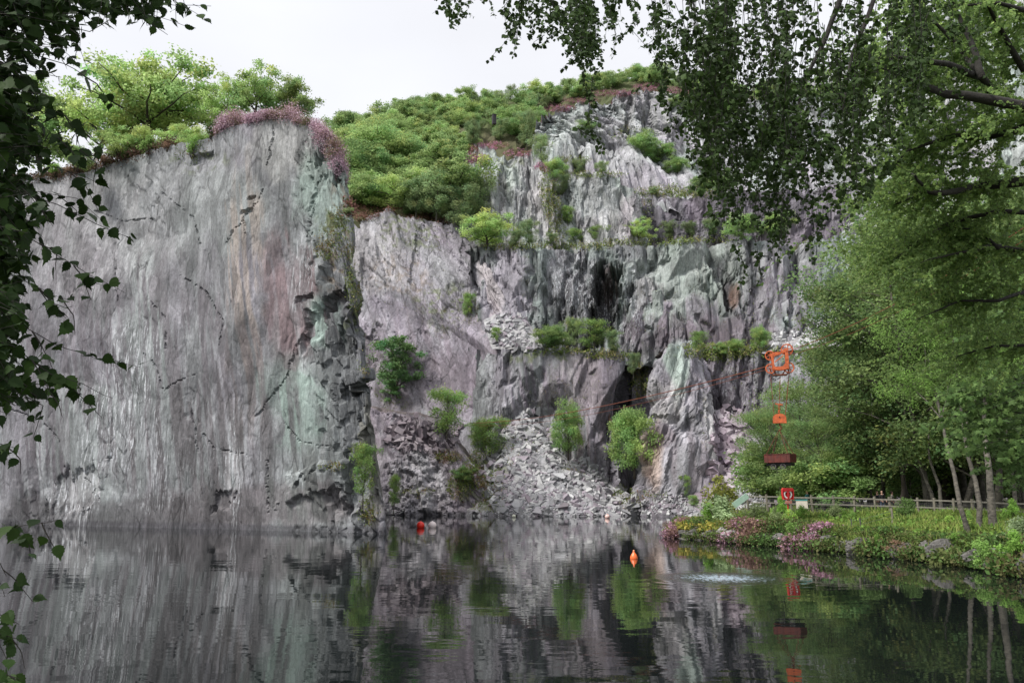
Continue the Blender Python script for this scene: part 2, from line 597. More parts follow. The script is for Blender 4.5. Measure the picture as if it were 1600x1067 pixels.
def loft(cols, du, dv, seed, big=1.0, mid=0.5, small=0.18, bw=(6, 14), mw=(1.7, 5.5), sw=(.5, 1.6), shear=0.12, smooth=2,
         base=GREY, paints=(), dents=(), cap=None, capcol=None, name='cliff', mat=None, label=None, mixes=((PURP, .5), (GREEN, .35)),
         streak=0.5, capdir=(0, 1), edge_h=0.0, kind='structure', clefts=0.0, rough=None, cracks=(), blotch=.0):
    cols = np.asarray(cols, float)
    K = cols.shape[1]
    L = np.linalg.norm(np.diff(cols.mean(1), axis=0), axis=1).sum()
    nu = max(int(L / du), 8)
    cc, s = catmull(cols, nu)
    cc = smooth_axis0(cc, smooth)
    H = np.linalg.norm(np.diff(cc, axis=1), axis=2).sum(1).mean()
    nv = max(int(H / dv), 8)
    seg = np.linalg.norm(np.diff(cc, axis=1), axis=2).mean(0)
    tv = np.concatenate([[0], np.cumsum(seg)]) / seg.sum()
    q = np.linspace(0, 1, nv)
    # the grid itself leans with the cleavage, so that slab edges run along its columns
    Ltot = s[-1]
    ext = abs(shear) * H / 2
    sp = np.linspace(-ext, Ltot + ext, nu + int(2 * ext / du))
    Sg = np.clip(sp[None, :] - shear * H * (q[:, None] - .5), 0, Ltot)
    nu = len(sp)
    G = np.empty((nv, nu, 3))
    for j in range(nv):
        kk = min(max(np.searchsorted(tv, q[j], 'right') - 1, 0), K - 2)
        ft = (q[j] - tv[kk]) / (tv[kk + 1] - tv[kk])
        row = cc[:, kk] * (1 - ft) + cc[:, kk + 1] * ft
        for a in range(3):
            G[j, :, a] = np.interp(Sg[j], s, row[:, a])
    s = Sg[-1]
    if edge_h:
        e = lambda s: (fbm(s / 3.0, s * 0, seed + 91) - .5) * 2 * edge_h + (np.floor(fbm(s / 1.1, s * 0 + 7, seed + 93) * 5) / 5 - .5) * edge_h
        G[:, :, 2] += e(Sg) * (q[:, None] ** 3)
    Gs = G.copy()
    du_ = np.gradient(Gs, axis=1)
    dv_ = np.gradient(Gs, axis=0)
    N = np.cross(du_, dv_)
    N /= np.linalg.norm(N, axis=2, keepdims=True) + 1e-9
    if N[:, :, 1].mean() > 0: N = -N
    S = Sg
    T = np.broadcast_to((q * H)[:, None], (nv, nu))
    wx = S + shear * T + .5 * (fbm(S / 4, T / 7, seed + 3) - .5)
    wy = T + .8 * (fbm(S / 3, T / 5, seed + 4) - .5)
    r1, p1 = facets(wx / bw[0], wy / bw[1], bw[1] / bw[0], seed + 21, 1.8)
    r2, p2 = facets(wx / mw[0], wy / mw[1], mw[1] / mw[0], seed + 31, 3.0)
    r3, p3 = facets(wx / sw[0], wy / sw[1], sw[1] / sw[0], seed + 41, 3.0)
    h = lambda r, k: np.modf(r * k)[0]
    act = sstep(.38, .62, fbm(S / 7, T / 9, seed + 55)) * .85 + .15
    if rough is not None:
        Xg, Yg = proj(G)
        rf = rough(Xg, Yg)
    else: rf = 1.0
    d = big * (p1 - .5) * 1.3 + rf * mid * (np.maximum(p2, -.25) - .5) * (.35 + .9 * act) + rf * small * act * (np.maximum(p3, -.1) - .5) * 1.9
    d += big * .9 * (fbm(S / 16, T / 40, seed + 61, 2) - .5)
    d += rf * small * .5 * (fbm((S + shear * T) / .8, T / 3, seed + 63, 3) - .5)
    if clefts:
        for k_, (w_, th) in enumerate(((3.2, .035), (1.4, .045))):
            gate = sstep(.46, .56, fbm(S / 5, T / 8, seed + 130 + k_))
            d -= clefts * (.5, .28)[k_] * sstep(.12, -.5, (p1, p2)[k_]) * gate
    X, Y = proj(G)
    for (px, py, rx, ry, dep) in dents:
        e = ((X - px) / rx) ** 2 + ((Y - py) / ry) ** 2
        e = np.maximum(np.abs(X - px + .15 * (Y - py)) / rx, np.abs(Y - py + .3 * (X - px)) / ry)
        e = e + (fbm(S / .7, T / 2, seed + 77) - .5) * .9 + (h(r3, 37) - .5) * .5
        d -= dep * .8 * sstep(1.1, .7, e)
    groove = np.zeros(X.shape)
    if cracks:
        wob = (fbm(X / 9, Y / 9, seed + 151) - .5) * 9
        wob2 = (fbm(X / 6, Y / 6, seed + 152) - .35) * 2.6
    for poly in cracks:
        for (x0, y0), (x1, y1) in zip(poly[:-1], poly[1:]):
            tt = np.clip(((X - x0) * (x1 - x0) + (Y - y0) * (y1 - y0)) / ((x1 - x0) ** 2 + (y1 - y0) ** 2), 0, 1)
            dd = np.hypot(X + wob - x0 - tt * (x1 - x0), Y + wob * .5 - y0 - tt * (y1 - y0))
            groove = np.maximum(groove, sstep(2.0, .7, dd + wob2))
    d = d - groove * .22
    V = G + N * d[..., None]
    # stone colour; dark paints over some dents also put shade into it
    col = np.broadcast_to(base, (nv, nu, 3)).copy()
    k = 0
    for c, w in mixes:
        f = sstep(.42, .62, fbm(wx / 6 + 9 * k, T / 13, seed + 71 + k)) * w
        f = np.clip(f + (h(r1, 13 + k * 7) - .5) * .25 * w + (h(r2, 23 + k) - .5) * .5 * w, 0, 1)[..., None]
        col = col * (1 - f) + c * f
        k += 1
    tint = 1 + (h(r2, 71) - .5) * .30 + (h(r3, 43) - .5) * .22 * act + (h(r1, 19) - .5) * .18
    st1 = fbm((S + .05 * T) / .8, T / 12, seed + 81, 4)
    tint = tint * (1 + streak * (st1 - .5) * 1.3)
    col = col * tint[..., None]
    if blotch:
        b1 = fbm(S / 4.5 + .3 * T / 4.5, T / 5.5, seed + 161, 5)
        b2 = cells(S / 2.4 + .25 * T / 3 + (b1 - .5) * .8, T / 4.2, seed + 163)[0]
        col = col * (1 + blotch * ((b1 - .5) * 2.2 + (b2 - .5) * .45))[..., None]
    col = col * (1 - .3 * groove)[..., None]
    streaks = sstep(.46, .60, fbm((S + .04 * T) / .55, T / 9, seed + 83, 4))
    thin = sstep(.5, .62, fbm((S + .04 * T) / .22, T / 5, seed + 85, 3))
    bn = fbm(S / 2.2, T / 3.5, seed + 87, 4)
    aux = np.full((nv, nu), .05)
    for p in paints:
        px, py, rx, ry, c, w = p[:6]
        kd = p[6] if len(p) > 6 else 'blob'
        e = np.sqrt(((X - px) / rx) ** 2 + ((Y - py) / ry) ** 2)
        f = sstep(1.15, .6, e + (bn - .5) * 1.1) * w
        if kd == 'streak': f = f * streaks
        elif kd == 'thin':
            aux = np.maximum(aux, f)
            continue
        elif kd == 'block': f = f * (h(r2, 29) > .45)
        elif kd == 'crumb': f = f * sstep(.5, .62, fbm(S / .8, T / .8, seed + 89, 4))
        f = f[..., None]
        col = col * (1 - f) + np.asarray(c) * f
    # wet foot just above the water line
    wet = sstep(.75, .35, V[..., 2]) * .75
    col = col * (1 - wet[..., None]) + DARK * 1.3 * wet[..., None]
    rows = [V.reshape(-1, 3)]
    cl = [col.reshape(-1, 3)]
    nrow = nv
    if cap:
        length, rise, n = cap
        top = V[-1].copy()
        cdir = np.array([capdir[0], capdir[1], 0.0])
        cc_ = np.asarray(capcol if capcol is not None else EARTH)
        for i in range(1, n + 1):
            f = i / n
            p = top + cdir * (length * f ** 1.3)
            sm = top.copy()
            sm[:, 2] = smooth_axis0(top[:, 2:3], 40)[:, 0]
            p[:, 2] = top[:, 2] * (1 - f) + sm[:, 2] * f + rise * f + (fbm(s / 2.5, s * 0 + i * .6, seed + 99) - .5) * 1.1 * min(1, f * 3)
            rows.append(p)
            n_ = fbm(s / 1.5, s * 0 + i * .4, seed + 98)[:, None]
            edge = max(0, 1 - f * 5)
            cl.append(np.broadcast_to(cc_, p.shape) * (.6 + .8 * n_) * (1 - edge * .3) + GREY * edge * .15)
            nrow += 1
    V2 = np.concatenate(rows)
    c2 = np.concatenate(cl)
    i = np.arange(nrow - 1)[:, None] * nu + np.arange(nu - 1)[None, :]
    fa = np.stack([i, i + 1, i + 1 + nu, i + nu], -1).reshape(-1, 4)
    register(V2, fa)
    a2 = np.zeros(len(V2)); a2[:nv * nu] = aux.ravel()
    me = make_mesh(name, V2, fa, mat or M_ROCK, c2, aux=a2)
    o = obj(name, me)
    tag(o, label, None, None, kind)
    if kind != 'structure': o['category'] = 'rock'
    return o

def colz(b, D, *rest):
    """column of control points: foot below the water at pixel column b, then (px,py,D) points"""
    return [Pz(b, D, -1.2)] + [P(*r) for r in rest]

# --- the near left wall
wallA = [
    colz(-300, 110, (-300, 300, 116)), colz(0, 96, (0, 287, 100)), colz(150, 90, (140, 264, 95)), colz(215, 87, (200, 245, 92)),
    colz(290, 84.5, (265, 228, 88)), colz(360, 82, (330, 206, 85)), colz(420, 80, (385, 192, 82)), colz(480, 77.5, (432, 182, 81)),
    colz(545, 74.5, (485, 194, 78)), colz(583, 73, (515, 217, 77)), colz(604, 72.5, (538, 262, 77)), colz(597, 80, (535, 262, 84)), colz(570, 105, (500, 262, 108))]
wallA = [[c[0], c[0] * .5 + c[1] * .5 + np.array([0, -.6, 0]), c[1]] for c in wallA]
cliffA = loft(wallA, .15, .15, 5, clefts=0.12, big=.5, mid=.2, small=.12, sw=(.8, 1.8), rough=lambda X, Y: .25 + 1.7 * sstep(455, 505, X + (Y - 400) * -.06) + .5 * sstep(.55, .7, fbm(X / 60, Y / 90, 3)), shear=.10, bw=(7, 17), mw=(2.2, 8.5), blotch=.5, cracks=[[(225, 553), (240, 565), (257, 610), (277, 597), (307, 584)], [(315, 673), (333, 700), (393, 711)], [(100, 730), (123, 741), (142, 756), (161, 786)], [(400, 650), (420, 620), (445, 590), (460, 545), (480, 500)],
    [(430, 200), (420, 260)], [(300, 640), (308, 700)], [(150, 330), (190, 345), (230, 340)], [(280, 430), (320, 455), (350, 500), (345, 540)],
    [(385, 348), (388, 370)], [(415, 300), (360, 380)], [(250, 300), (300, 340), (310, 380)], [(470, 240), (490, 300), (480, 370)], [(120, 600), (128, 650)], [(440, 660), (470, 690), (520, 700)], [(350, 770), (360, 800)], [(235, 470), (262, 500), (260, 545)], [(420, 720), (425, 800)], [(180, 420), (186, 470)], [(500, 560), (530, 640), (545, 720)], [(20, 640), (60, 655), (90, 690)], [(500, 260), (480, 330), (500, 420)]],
    cap=(30, 1.5, 22), capdir=(-.35, 1), capcol=(.06, .07, .03), smooth=3, edge_h=.5,
    base=GREY * 1.0, mixes=((PURP * .95, .35), (GREEN, .18), (PALE * .85, .08)), streak=.35,
    label='tall smooth slate wall rising from the water on the left',
    paints=[(250, 320, 170, 70, (.27, .275, .285), .5), (130, 380, 120, 120, (.26, .25, .26), .4), (330, 420, 130, 200, (.19, .19, .2), .5, 'streak'),
        (350, 330, 90, 70, (.22, .25, .24), .35), (455, 470, 45, 130, (.15, .105, .11), .85, 'streak'), (450, 480, 40, 110, (.17, .125, .135), .6),
        (385, 470, 28, 260, (.34, .28, .24), .55, 'streak'), (440, 230, 60, 60, (.36, .36, .35), .5), (500, 300, 50, 70, (.25, .33, .29), .6),
        (470, 640, 46, 80, MINT * .9, .6, 'block'), (500, 510, 34, 44, MINT, .7, 'block'), (450, 600, 50, 50, MINT * .8, .35), (540, 470, 40, 40, DARK, .6),
        (560, 620, 50, 130, (.12, .125, .135), .7), (530, 560, 40, 60, (.10, .105, .11), .6), (205, 600, 50, 120, WHITE, .9, 'thin'), (165, 650, 50, 110, WHITE, .75, 'thin'), (245, 690, 30, 80, WHITE, .6, 'thin'), (120, 775, 50, 45, WHITE, 1, 'thin'), (365, 740, 20, 80, WHITE, .9, 'thin'), (470, 420, 20, 100, WHITE, .6, 'thin'), (300, 740, 40, 60, WHITE, .25, 'thin'),
        (125, 775, 45, 40, WHITE, .8, 'streak'), (120, 770, 40, 38, (.42, .42, .43), .5), (365, 740, 16, 70, WHITE, .8, 'streak'), (235, 775, 40, 30, WHITE, .5, 'thin'),
        (60, 760, 80, 70, (.075, .07, .08), .8, 'streak'), (200, 600, 260, 200, (.12, .105, .12), .6, 'streak'), (420, 790, 190, 40, (.11, .095, .1), .7),
        (330, 700, 180, 110, (.10, .095, .10), .75, 'streak'), (200, 800, 260, 30, (.08, .075, .08), .7), (480, 760, 80, 60, (.12, .13, .125), .6, 'streak'),
        (520, 400, 30, 60, BROWN * .8, .7, 'crumb'), (515, 345, 30, 20, MOSS, .8, 'crumb'), (535, 300, 20, 60, BROWN * .6, .6, 'crumb'), (555, 450, 18, 60, MOSS * 1.3, .7, 'crumb'),
        (585, 700, 14, 130, (.17, .165, .14), .7), (305, 250, 60, 20, MOSS, .5, 'crumb')],
    dents=[(388, 332, 7, 3, .6), (397, 311, 7, 3, .6), (475, 465, 10, 4, .9), (560, 590, 22, 10, -.9), (568, 605, 22, 7, 1.6), (500, 240, 8, 14, .8), (530, 275, 8, 12, .9),
        (490, 510, 16, 30, .8), (520, 470, 20, 16, 1.1), (545, 520, 22, 30, .9), (350, 780, 18, 14, .5), (118, 770, 38, 34, .45), (560, 740, 18, 70, 1.2), (500, 750, 46, 20, -.6), (310, 246, 12, 8, .6)])

# --- leaning purple slab behind it
B = [colz(500, 150, (505, 560, 162), (505, 350, 170)), colz(560, 147, (548, 560, 159), (548, 345, 167)), colz(640, 145, (640, 560, 157), (600, 327, 167)),
    colz(700, 143.5, (700, 560, 154), (645, 337, 167)), colz(760, 142, (750, 545, 151), (700, 345, 165)), colz(800, 141, (785, 535, 148), (728, 349, 164)),
    colz(850, 140, (812, 542, 146), (742, 372, 162)), colz(880, 152, (840, 545, 156), (765, 378, 172))]
cliffB = loft(B, .27, .27, 17, clefts=0.6, blotch=.35, cracks=[[(560, 400), (590, 470), (640, 570)], [(660, 355), (700, 440), (720, 520)], [(700, 350), (745, 450), (790, 530)], [(600, 345), (650, 450)], [(620, 560), (680, 600), (700, 640)], [(570, 500), (620, 520)], [(735, 375), (775, 460), (805, 520)]], big=.9, mid=.45, small=.16, shear=.30, bw=(6, 22), mw=(1.8, 10), sw=(.7, 2.6), cap=(14, 3, 10), capcol=(.09, .06, .04), mat=M_ROCKFAR, edge_h=.8,
    base=np.array([.245, .23, .262]), mixes=((GREY * 1.1, .4), (PURP * 1.1, .5), (PALE, .3)), label='leaning mauve slab of slate behind the left wall',
    paints=[(590, 400, 60, 60, (.36, .34, .35), .5), (690, 600, 150, 60, (.15, .125, .145), .6), (640, 520, 60, 80, (.17, .14, .165), .5, 'streak'), (765, 450, 22, 90, (.44, .40, .41), .7),
        (700, 480, 50, 40, MOSS * 1.6, .6, 'crumb'), (640, 360, 60, 30, MOSS * 1.5, .6, 'crumb'), (560, 560, 30, 60, (.13, .11, .13), .6), (740, 520, 50, 60, (.22, .19, .23), .5),
        (620, 430, 60, 30, BROWN, .5, 'crumb'), (700, 560, 40, 60, (.13, .11, .13), .6, 'streak')],
    dents=[(725, 385, 6, 30, .6), (650, 395, 5, 40, .7), (570, 570, 16, 50, 1.0)])

# --- flaky bedrock buttress at its foot
Bb = [colz(575, 137, (575, 720, 138), (580, 640, 142)), colz(600, 134.5, (603, 720, 137), (606, 644, 141)), colz(660, 133.5, (655, 720, 136), (648, 646, 139)), colz(715, 132.5, (700, 730, 135), (688, 664, 138)),
    colz(758, 131.5, (745, 765, 133), (725, 705, 136)), colz(795, 131.5, (790, 790, 133), (770, 765, 135)), colz(815, 138, (812, 790, 139), (800, 775, 141))]
cliffBb = loft(Bb, .2, .2, 29, big=1.0, mid=.7, small=.4, shear=.2, bw=(4, 6), mw=(1.6, 2.2), sw=(.9, .35), cap=(7, 1.0, 8), capcol=(.12, .10, .10), mat=M_ROCK,
    base=np.array([.20, .175, .195]), mixes=((GREY, .4), (PURP, .5), (PALE, .25)), label='broken flaky bedrock at the foot of the leaning slab',
    paints=[(680, 690, 60, 40, (.12, .10, .115), .6, 'block'), (620, 690, 30, 50, (.26, .27, .28), .4, 'crumb'), (745, 770, 60, 30, MOSS * 1.3, .6, 'crumb')])

# --- middle tier: long wall under the tree-lined terrace
Cc = [[P(735, 575, 153), P(735, 380, 158)], [P(790, 572, 149), P(790, 381, 156)], [P(842, 568, 147), P(842, 392, 154)], [P(852, 568, 150), P(852, 388, 157)], [P(905, 568, 148), P(905, 385, 155)],
    [P(1000, 568, 147), P(1000, 380, 153)], [P(1100, 566, 146), P(1100, 377, 152)], [P(1200, 560, 145), P(1200, 371, 152)], [P(1330, 560, 143), P(1330, 365, 151)], [P(1480, 560, 140), P(1480, 360, 150)]]
cliffC = loft(Cc, .25, .25, 37, clefts=2.2, big=1.5, mid=.75, small=.25, shear=.06, bw=(5, 16), mw=(1.6, 7), sw=(.6, 2.4), cap=(26, 1.5, 14), capcol=(.10, .11, .045), mat=M_ROCKFAR, edge_h=.5, smooth=1,
    base=GREY * .95, mixes=((PURP * .9, .4), (GREEN * 1.05, .55), (DARK, .35)), label='long vertical slate face below the tree-lined terrace', streak=.8,
    paints=[(790, 460, 48, 90, (.30, .275, .32), .8), (900, 450, 40, 80, (.10, .095, .105), .7, 'streak'), (945, 470, 26, 60, (.022, .02, .022), .95), (955, 440, 14, 30, RUST * .5, .8, 'streak'),  # near-black paint stands in for the shade inside the carved cave
        (930, 470, 60, 90, DARK, .8, 'streak'), (890, 430, 50, 60, (.30, .34, .33), .8, 'thin'), (980, 470, 50, 60, WHITE, .6, 'thin'), (1060, 440, 100, 80, (.27, .31, .28), .6), (1140, 430, 60, 60, (.31, .33, .31), .5, 'streak'), (1010, 470, 40, 60, (.22, .2, .215), .6, 'block'),
        (1230, 430, 60, 80, (.27, .25, .28), .6), (1070, 500, 100, 40, PURP * .9, .7, 'block'), (1130, 520, 130, 30, (.13, .105, .125), .7), (1000, 540, 50, 40, (.1, .085, .1), .6),
        (1140, 455, 8, 30, (.05, .045, .05), .9), (1150, 460, 8, 22, RUST * .4, .7), (1210, 470, 60, 60, PURP * .8, .6, 'streak')],  # dark paint over the small dent adds its shade as colour
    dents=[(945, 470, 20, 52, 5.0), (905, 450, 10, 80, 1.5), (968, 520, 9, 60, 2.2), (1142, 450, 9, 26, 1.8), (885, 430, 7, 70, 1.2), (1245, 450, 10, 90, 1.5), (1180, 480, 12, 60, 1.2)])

# --- lower tier
Dd = [[P(740, 830, 143), P(745, 545, 151)], [P(770, 830, 140), P(772, 548, 147)], [P(840, 830, 139), P(830, 540, 145)], [P(905, 830, 138), P(902, 548, 144)], [P(955, 825, 137), P(965, 553, 143.5)], [P(968, 820, 138), P(977, 556, 144.5)],
    [P(972, 815, 146), P(986, 560, 151)], [P(1020, 815, 145), P(1015, 560, 151)], [P(1045, 815, 142), P(1040, 548, 148)], [P(1100, 815, 141), P(1095, 545, 146)], [P(1200, 815, 137), P(1205, 541, 143)], [P(1300, 815, 133), P(1305, 538, 138)], [P(1520, 815, 125), P(1520, 530, 130)], [P(1800, 815, 115), P(1800, 530, 120)]]
cliffD = loft(Dd, .25, .25, 43, clefts=1.4, big=1.6, mid=.6, small=.22, shear=.04, bw=(5, 18), mw=(1.7, 8), sw=(.6, 2.4), cap=(10, .8, 9), capcol=(.09, .09, .04), mat=M_ROCKFAR, edge_h=.6, smooth=1,
    base=np.array([.195, .18, .205]), mixes=((GREY, .4), (PURP * .95, .6), (GREEN, .25)), label='lower purple slate face behind the scree and the dark cleft', streak=.8,
    paints=[(900, 600, 60, 50, (.25, .215, .235), .6), (920, 690, 50, 70, (.17, .14, .15), .7, 'streak'), (965, 640, 9, 45, RUST, .75, 'streak'), (830, 600, 50, 50, PURP, .7, 'streak'), (975, 630, 12, 90, DARK, .85),  # dark paint along the cleft puts its shade into the colour
        (1150, 620, 70, 80, (.12, .095, .12), .7), (1140, 600, 70, 60, WHITE, .4, 'thin'), (1240, 580, 60, 60, (.3, .31, .31), .5, 'streak'), (850, 560, 60, 14, MOSS * 1.2, .7, 'crumb')],
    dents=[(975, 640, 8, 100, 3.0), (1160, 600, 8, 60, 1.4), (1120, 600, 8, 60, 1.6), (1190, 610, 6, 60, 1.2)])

# --- the leaning buttress in front of the cleft
E = [[Pz(985, 140, -1), P(1018, 660, 141), P(1038, 552, 144)], [Pz(982, 131, -1), P(1006, 690, 132.5), P(1034, 548, 138)], [Pz(1020, 127, -1), P(1032, 690, 130), P(1050, 540, 136)], [Pz(1065, 126, -1), P(1060, 680, 129), P(1066, 535, 135)],
    [Pz(1098, 126, -1), P(1090, 680, 129), P(1080, 537, 135)], [Pz(1118, 127, -1), P(1110, 680, 130.5), P(1089, 545, 136.5)], [Pz(1128, 140, -1), P(1116, 680, 142), P(1094, 548, 146)]]
cliffE = loft(E, .22, .22, 53, clefts=0.9, big=1.5, mid=.7, small=.25, shear=-.25, bw=(5, 11), mw=(2.2, 6), sw=(.7, 2.2), cap=(8, 0, 6), capcol=(.15, .13, .12), mat=M_ROCKFAR, smooth=1,
    base=np.array([.22, .20, .235]), mixes=((GREY, .4), (PURP, .4), (PALE, .25)), label='leaning rock buttress between the dark cleft and the rubble',
    paints=[(1060, 570, 22, 50, (.30, .37, .33), .8), (1040, 620, 30, 40, (.33, .32, .31), .5), (1022, 720, 16, 50, (.40, .30, .25), .75), (1075, 720, 30, 60, (.22, .19, .21), .6, 'streak'), (1035, 680, 20, 20, (.15, .12, .14), .6), (1108, 650, 8, 60, (.38, .38, .37), .6)],
    dents=[(1040, 655, 20, 6, .8), (1085, 660, 16, 12, .6), (1050, 730, 6, 50, .7)])

# --- upper tiers
F0 = [[P(685, 352, 172), P(688, 262, 178)], [P(700, 360, 168), P(706, 246, 176)], [P(730, 368, 165), P(732, 232, 175)], [P(765, 388, 163), P(762, 223, 174)], [P(790, 392, 161), P(790, 236, 173)],
    [P(830, 394, 161), P(826, 242, 171)], [P(862, 395, 161.5), P(852, 262, 169)], [P(885, 396, 163), P(872, 310, 168)], [P(902, 397, 166), P(893, 372, 168)], [P(906, 397, 180), P(898, 380, 180)]]
cliffF0 = loft(F0, .28, .28, 59, clefts=1.6, big=1.7, mid=.8, small=.28, shear=.12, bw=(5, 12), mw=(1.8, 6), cap=(14, 2, 9), capcol=(.12, .07, .06), mat=M_ROCKFAR, edge_h=.9, smooth=1,
    base=np.array([.29, .30, .295]), mixes=((PURP * 1.2, .35), (GREEN * 1.25, .5), (PALE, .4)), label='pale green rock knob above the leaning slab',
    paints=[(770, 270, 40, 40, (.35, .40, .37), .5), (850, 320, 30, 60, (.36, .34, .35), .6), (735, 250, 30, 14, BROWN * .7, .7, 'crumb'), (780, 300, 14, 40, (.13, .12, .13), .6, 'streak'), (800, 250, 30, 10, MOSS * 1.3, .6, 'crumb')],
    dents=[(783, 300, 7, 50, 1.3), (822, 300, 6, 50, 1.2), (745, 300, 6, 40, 1.1)])
F1 = [[P(862, 397, 170), P(866, 284, 175)], [P(900, 397, 164), P(893, 272, 172)], [P(935, 396, 163), P(935, 271, 171)], [P(972, 396, 163.5), P(972, 271, 171)], [P(1000, 396, 165), P(987, 292, 172)], [P(1010, 396, 182), P(998, 315, 186)]]
cliffF1 = loft(F1, .28, .28, 61, clefts=1.4, big=1.2, mid=.7, small=.25, shear=.1, bw=(5, 12), mw=(1.6, 6), cap=(14, 1, 8), capcol=(.13, .12, .05), mat=M_ROCKFAR, edge_h=.4, smooth=1,
    base=np.array([.29, .29, .29]), mixes=((PURP * 1.2, .3), (GREEN * 1.2, .5), (PALE, .5)), label='pale slate face in the middle of the upper quarry',
    paints=[(930, 310, 50, 30, (.22, .235, .235), .6), (985, 350, 14, 50, (.34, .3, .33), .7), (940, 350, 60, 14, (.12, .11, .12), .6, 'block')])
F2 = [[P(995, 392, 181), P(995, 306, 184)], [P(1050, 392, 178), P(1050, 308, 182)], [P(1095, 390, 174), P(1095, 301, 178)], [P(1150, 390, 170), P(1150, 300, 174)], [P(1330, 385, 160), P(1330, 290, 166)]]
cliffF2 = loft(F2, .3, .3, 67, clefts=1.4, big=1.2, mid=.8, small=.25, shear=.02, bw=(5, 14), mw=(1.6, 7), cap=(20, 1, 10), capcol=(.10, .12, .045), mat=M_ROCKFAR, edge_h=.3, smooth=1,
    base=np.array([.115, .105, .125]), mixes=((GREY, .35), (PURP * .8, .5)), label='dark slate face set back in the upper quarry',
    paints=[(1040, 340, 50, 30, (.065, .06, .075), .6), (1090, 325, 20, 24, PURP * .8, .7)])
G = [[P(790, 355, 196), P(832, 235, 202), P(834, 230, 204), P(838, 184, 207)], [P(868, 330, 188), P(880, 225, 196), P(882, 218, 200), P(882, 168, 205)], [P(960, 330, 184), P(962, 240, 190), P(964, 226, 195), P(958, 148, 203)],
    [P(1040, 330, 182), P(1040, 275, 187), P(1040, 258, 193), P(1015, 138, 205)], [P(1100, 330, 178), P(1098, 300, 182), P(1098, 283, 188), P(1095, 143, 204)], [P(1200, 330, 172), P(1200, 310, 177), P(1200, 294, 183), P(1200, 141, 202)],
    [P(1320, 330, 166), P(1320, 310, 170), P(1320, 290, 176), P(1300, 105, 206)], [P(1500, 330, 158), P(1500, 300, 162), P(1500, 280, 168), P(1460, 22, 196)], [P(1720, 330, 150), P(1720, 300, 154), P(1720, 280, 160), P(1700, -100, 186)]]
cliffG = loft(G, .33, .33, 71, clefts=2.4, big=1.9, mid=1.0, small=.3, shear=.34, bw=(6, 22), mw=(1.8, 11), sw=(.8, 3), cap=(12, 1.5, 7), capcol=(.14, .07, .08), mat=M_ROCKFAR, edge_h=1.0, smooth=1,
    base=np.array([.30, .295, .32]), mixes=((PURP * 1.35, .35), (GREEN * 1.3, .4), (PALE, .5)), label='highest pale slate face at the back of the quarry',
    paints=[(900, 210, 40, 60, (.33, .36, .35), .5), (1000, 180, 60, 50, (.14, .13, .15), .6, 'streak'), (1040, 170, 90, 50, (.42, .43, .42), .5, 'streak'), (930, 300, 160, 50, (.29, .265, .31), .6), (1060, 210, 16, 24, (.12, .12, .14), .8)],
    dents=[(985, 165, 5, 45, 2.2), (1010, 180, 4, 50, 1.6), (925, 160, 4, 30, 1.4), (1050, 190, 5, 50, 1.5), (1058, 215, 10, 20, 2.0)])
# --- tall right-hand side
Rr = [[P(1236, 570, 147), P(1275, 460, 150), P(1318, 372, 154)], [P(1330, 580, 144), P(1345, 420, 149), P(1392, 240, 157)], [P(1460, 600, 139), P(1470, 300, 147), P(1500, -20, 158)], [P(1800, 620, 132), P(1800, 200, 142), P(1820, -220, 154)]]
cliffR = loft(Rr, .3, .3, 83, clefts=1.8, big=1.3, mid=.7, small=.25, shear=.3, bw=(6, 20), mw=(1.8, 9), mat=M_ROCKFAR, edge_h=.8, smooth=0,
    base=np.array([.34, .345, .345]), mixes=((PURP * 1.25, .35), (GREEN * 1.3, .5), (PALE, .4)), label='tall pale slate face on the right above the wood')

Oc = [[Pz(1000, 128, -1), P(1010, 790, 129)], [Pz(1018, 125.5, -1), P(1024, 776, 128)], [Pz(1045, 124, -1), P(1045, 768, 127)], [Pz(1070, 123.2, -1), P(1072, 775, 126.5)], [Pz(1098, 122.5, -1), P(1096, 771, 126)], [Pz(1122, 124, -1), P(1118, 790, 127)], [Pz(1135, 128, -1), P(1130, 795, 131)]]
loft(Oc, .16, .16, 109, big=1.0, mid=.6, small=.3, bw=(5, 4), mw=(2, 2), sw=(.7, .7), cap=(5, .6, 6), capcol=(.16, .14, .15), base=np.array([.20, .17, .195]), mixes=((GREY, .4), (PURP, .5)), label='low purple outcrop in the water below the buttress')
# --- wooded hillside behind
def hill_cols():
    rows = [(380, 372, 165, 235, 225), (540, 352, 166, 208, 238), (600, 335, 170, 186, 243), (650, 345, 170, 174, 248), (720, 360, 172, 163, 252), (790, 330, 190, 156, 256), (850, 300, 205, 150, 258),
            (880, 250, 217, 145, 260), (960, 175, 225, 131, 264), (1010, 160, 228, 120, 266), (1100, 160, 230, 142, 264), (1250, 160, 228, 150, 262), (1500, 160, 226, 120, 250)]
    out = []
    for px, fy, fD, sy, sD in rows:
        a, c = P(px, fy, fD), P(px, sy, sD)
        m = a * .5 + c * .5 + np.array([0, 0, 2.0])
        out.append([a + np.array([0, 0, -6]), a, m, c, c + np.array([0, 60, 4.]), c + np.array([0, 220, -20.])])
    return out
hill = loft(hill_cols(), 1.5, 1.5, 97, big=1.2, mid=.8, small=.2, base=np.array([.07, .085, .03]), mixes=((EARTH * 1.3, .5),), mat=M_GROUND, name='hill', streak=0, smooth=4)

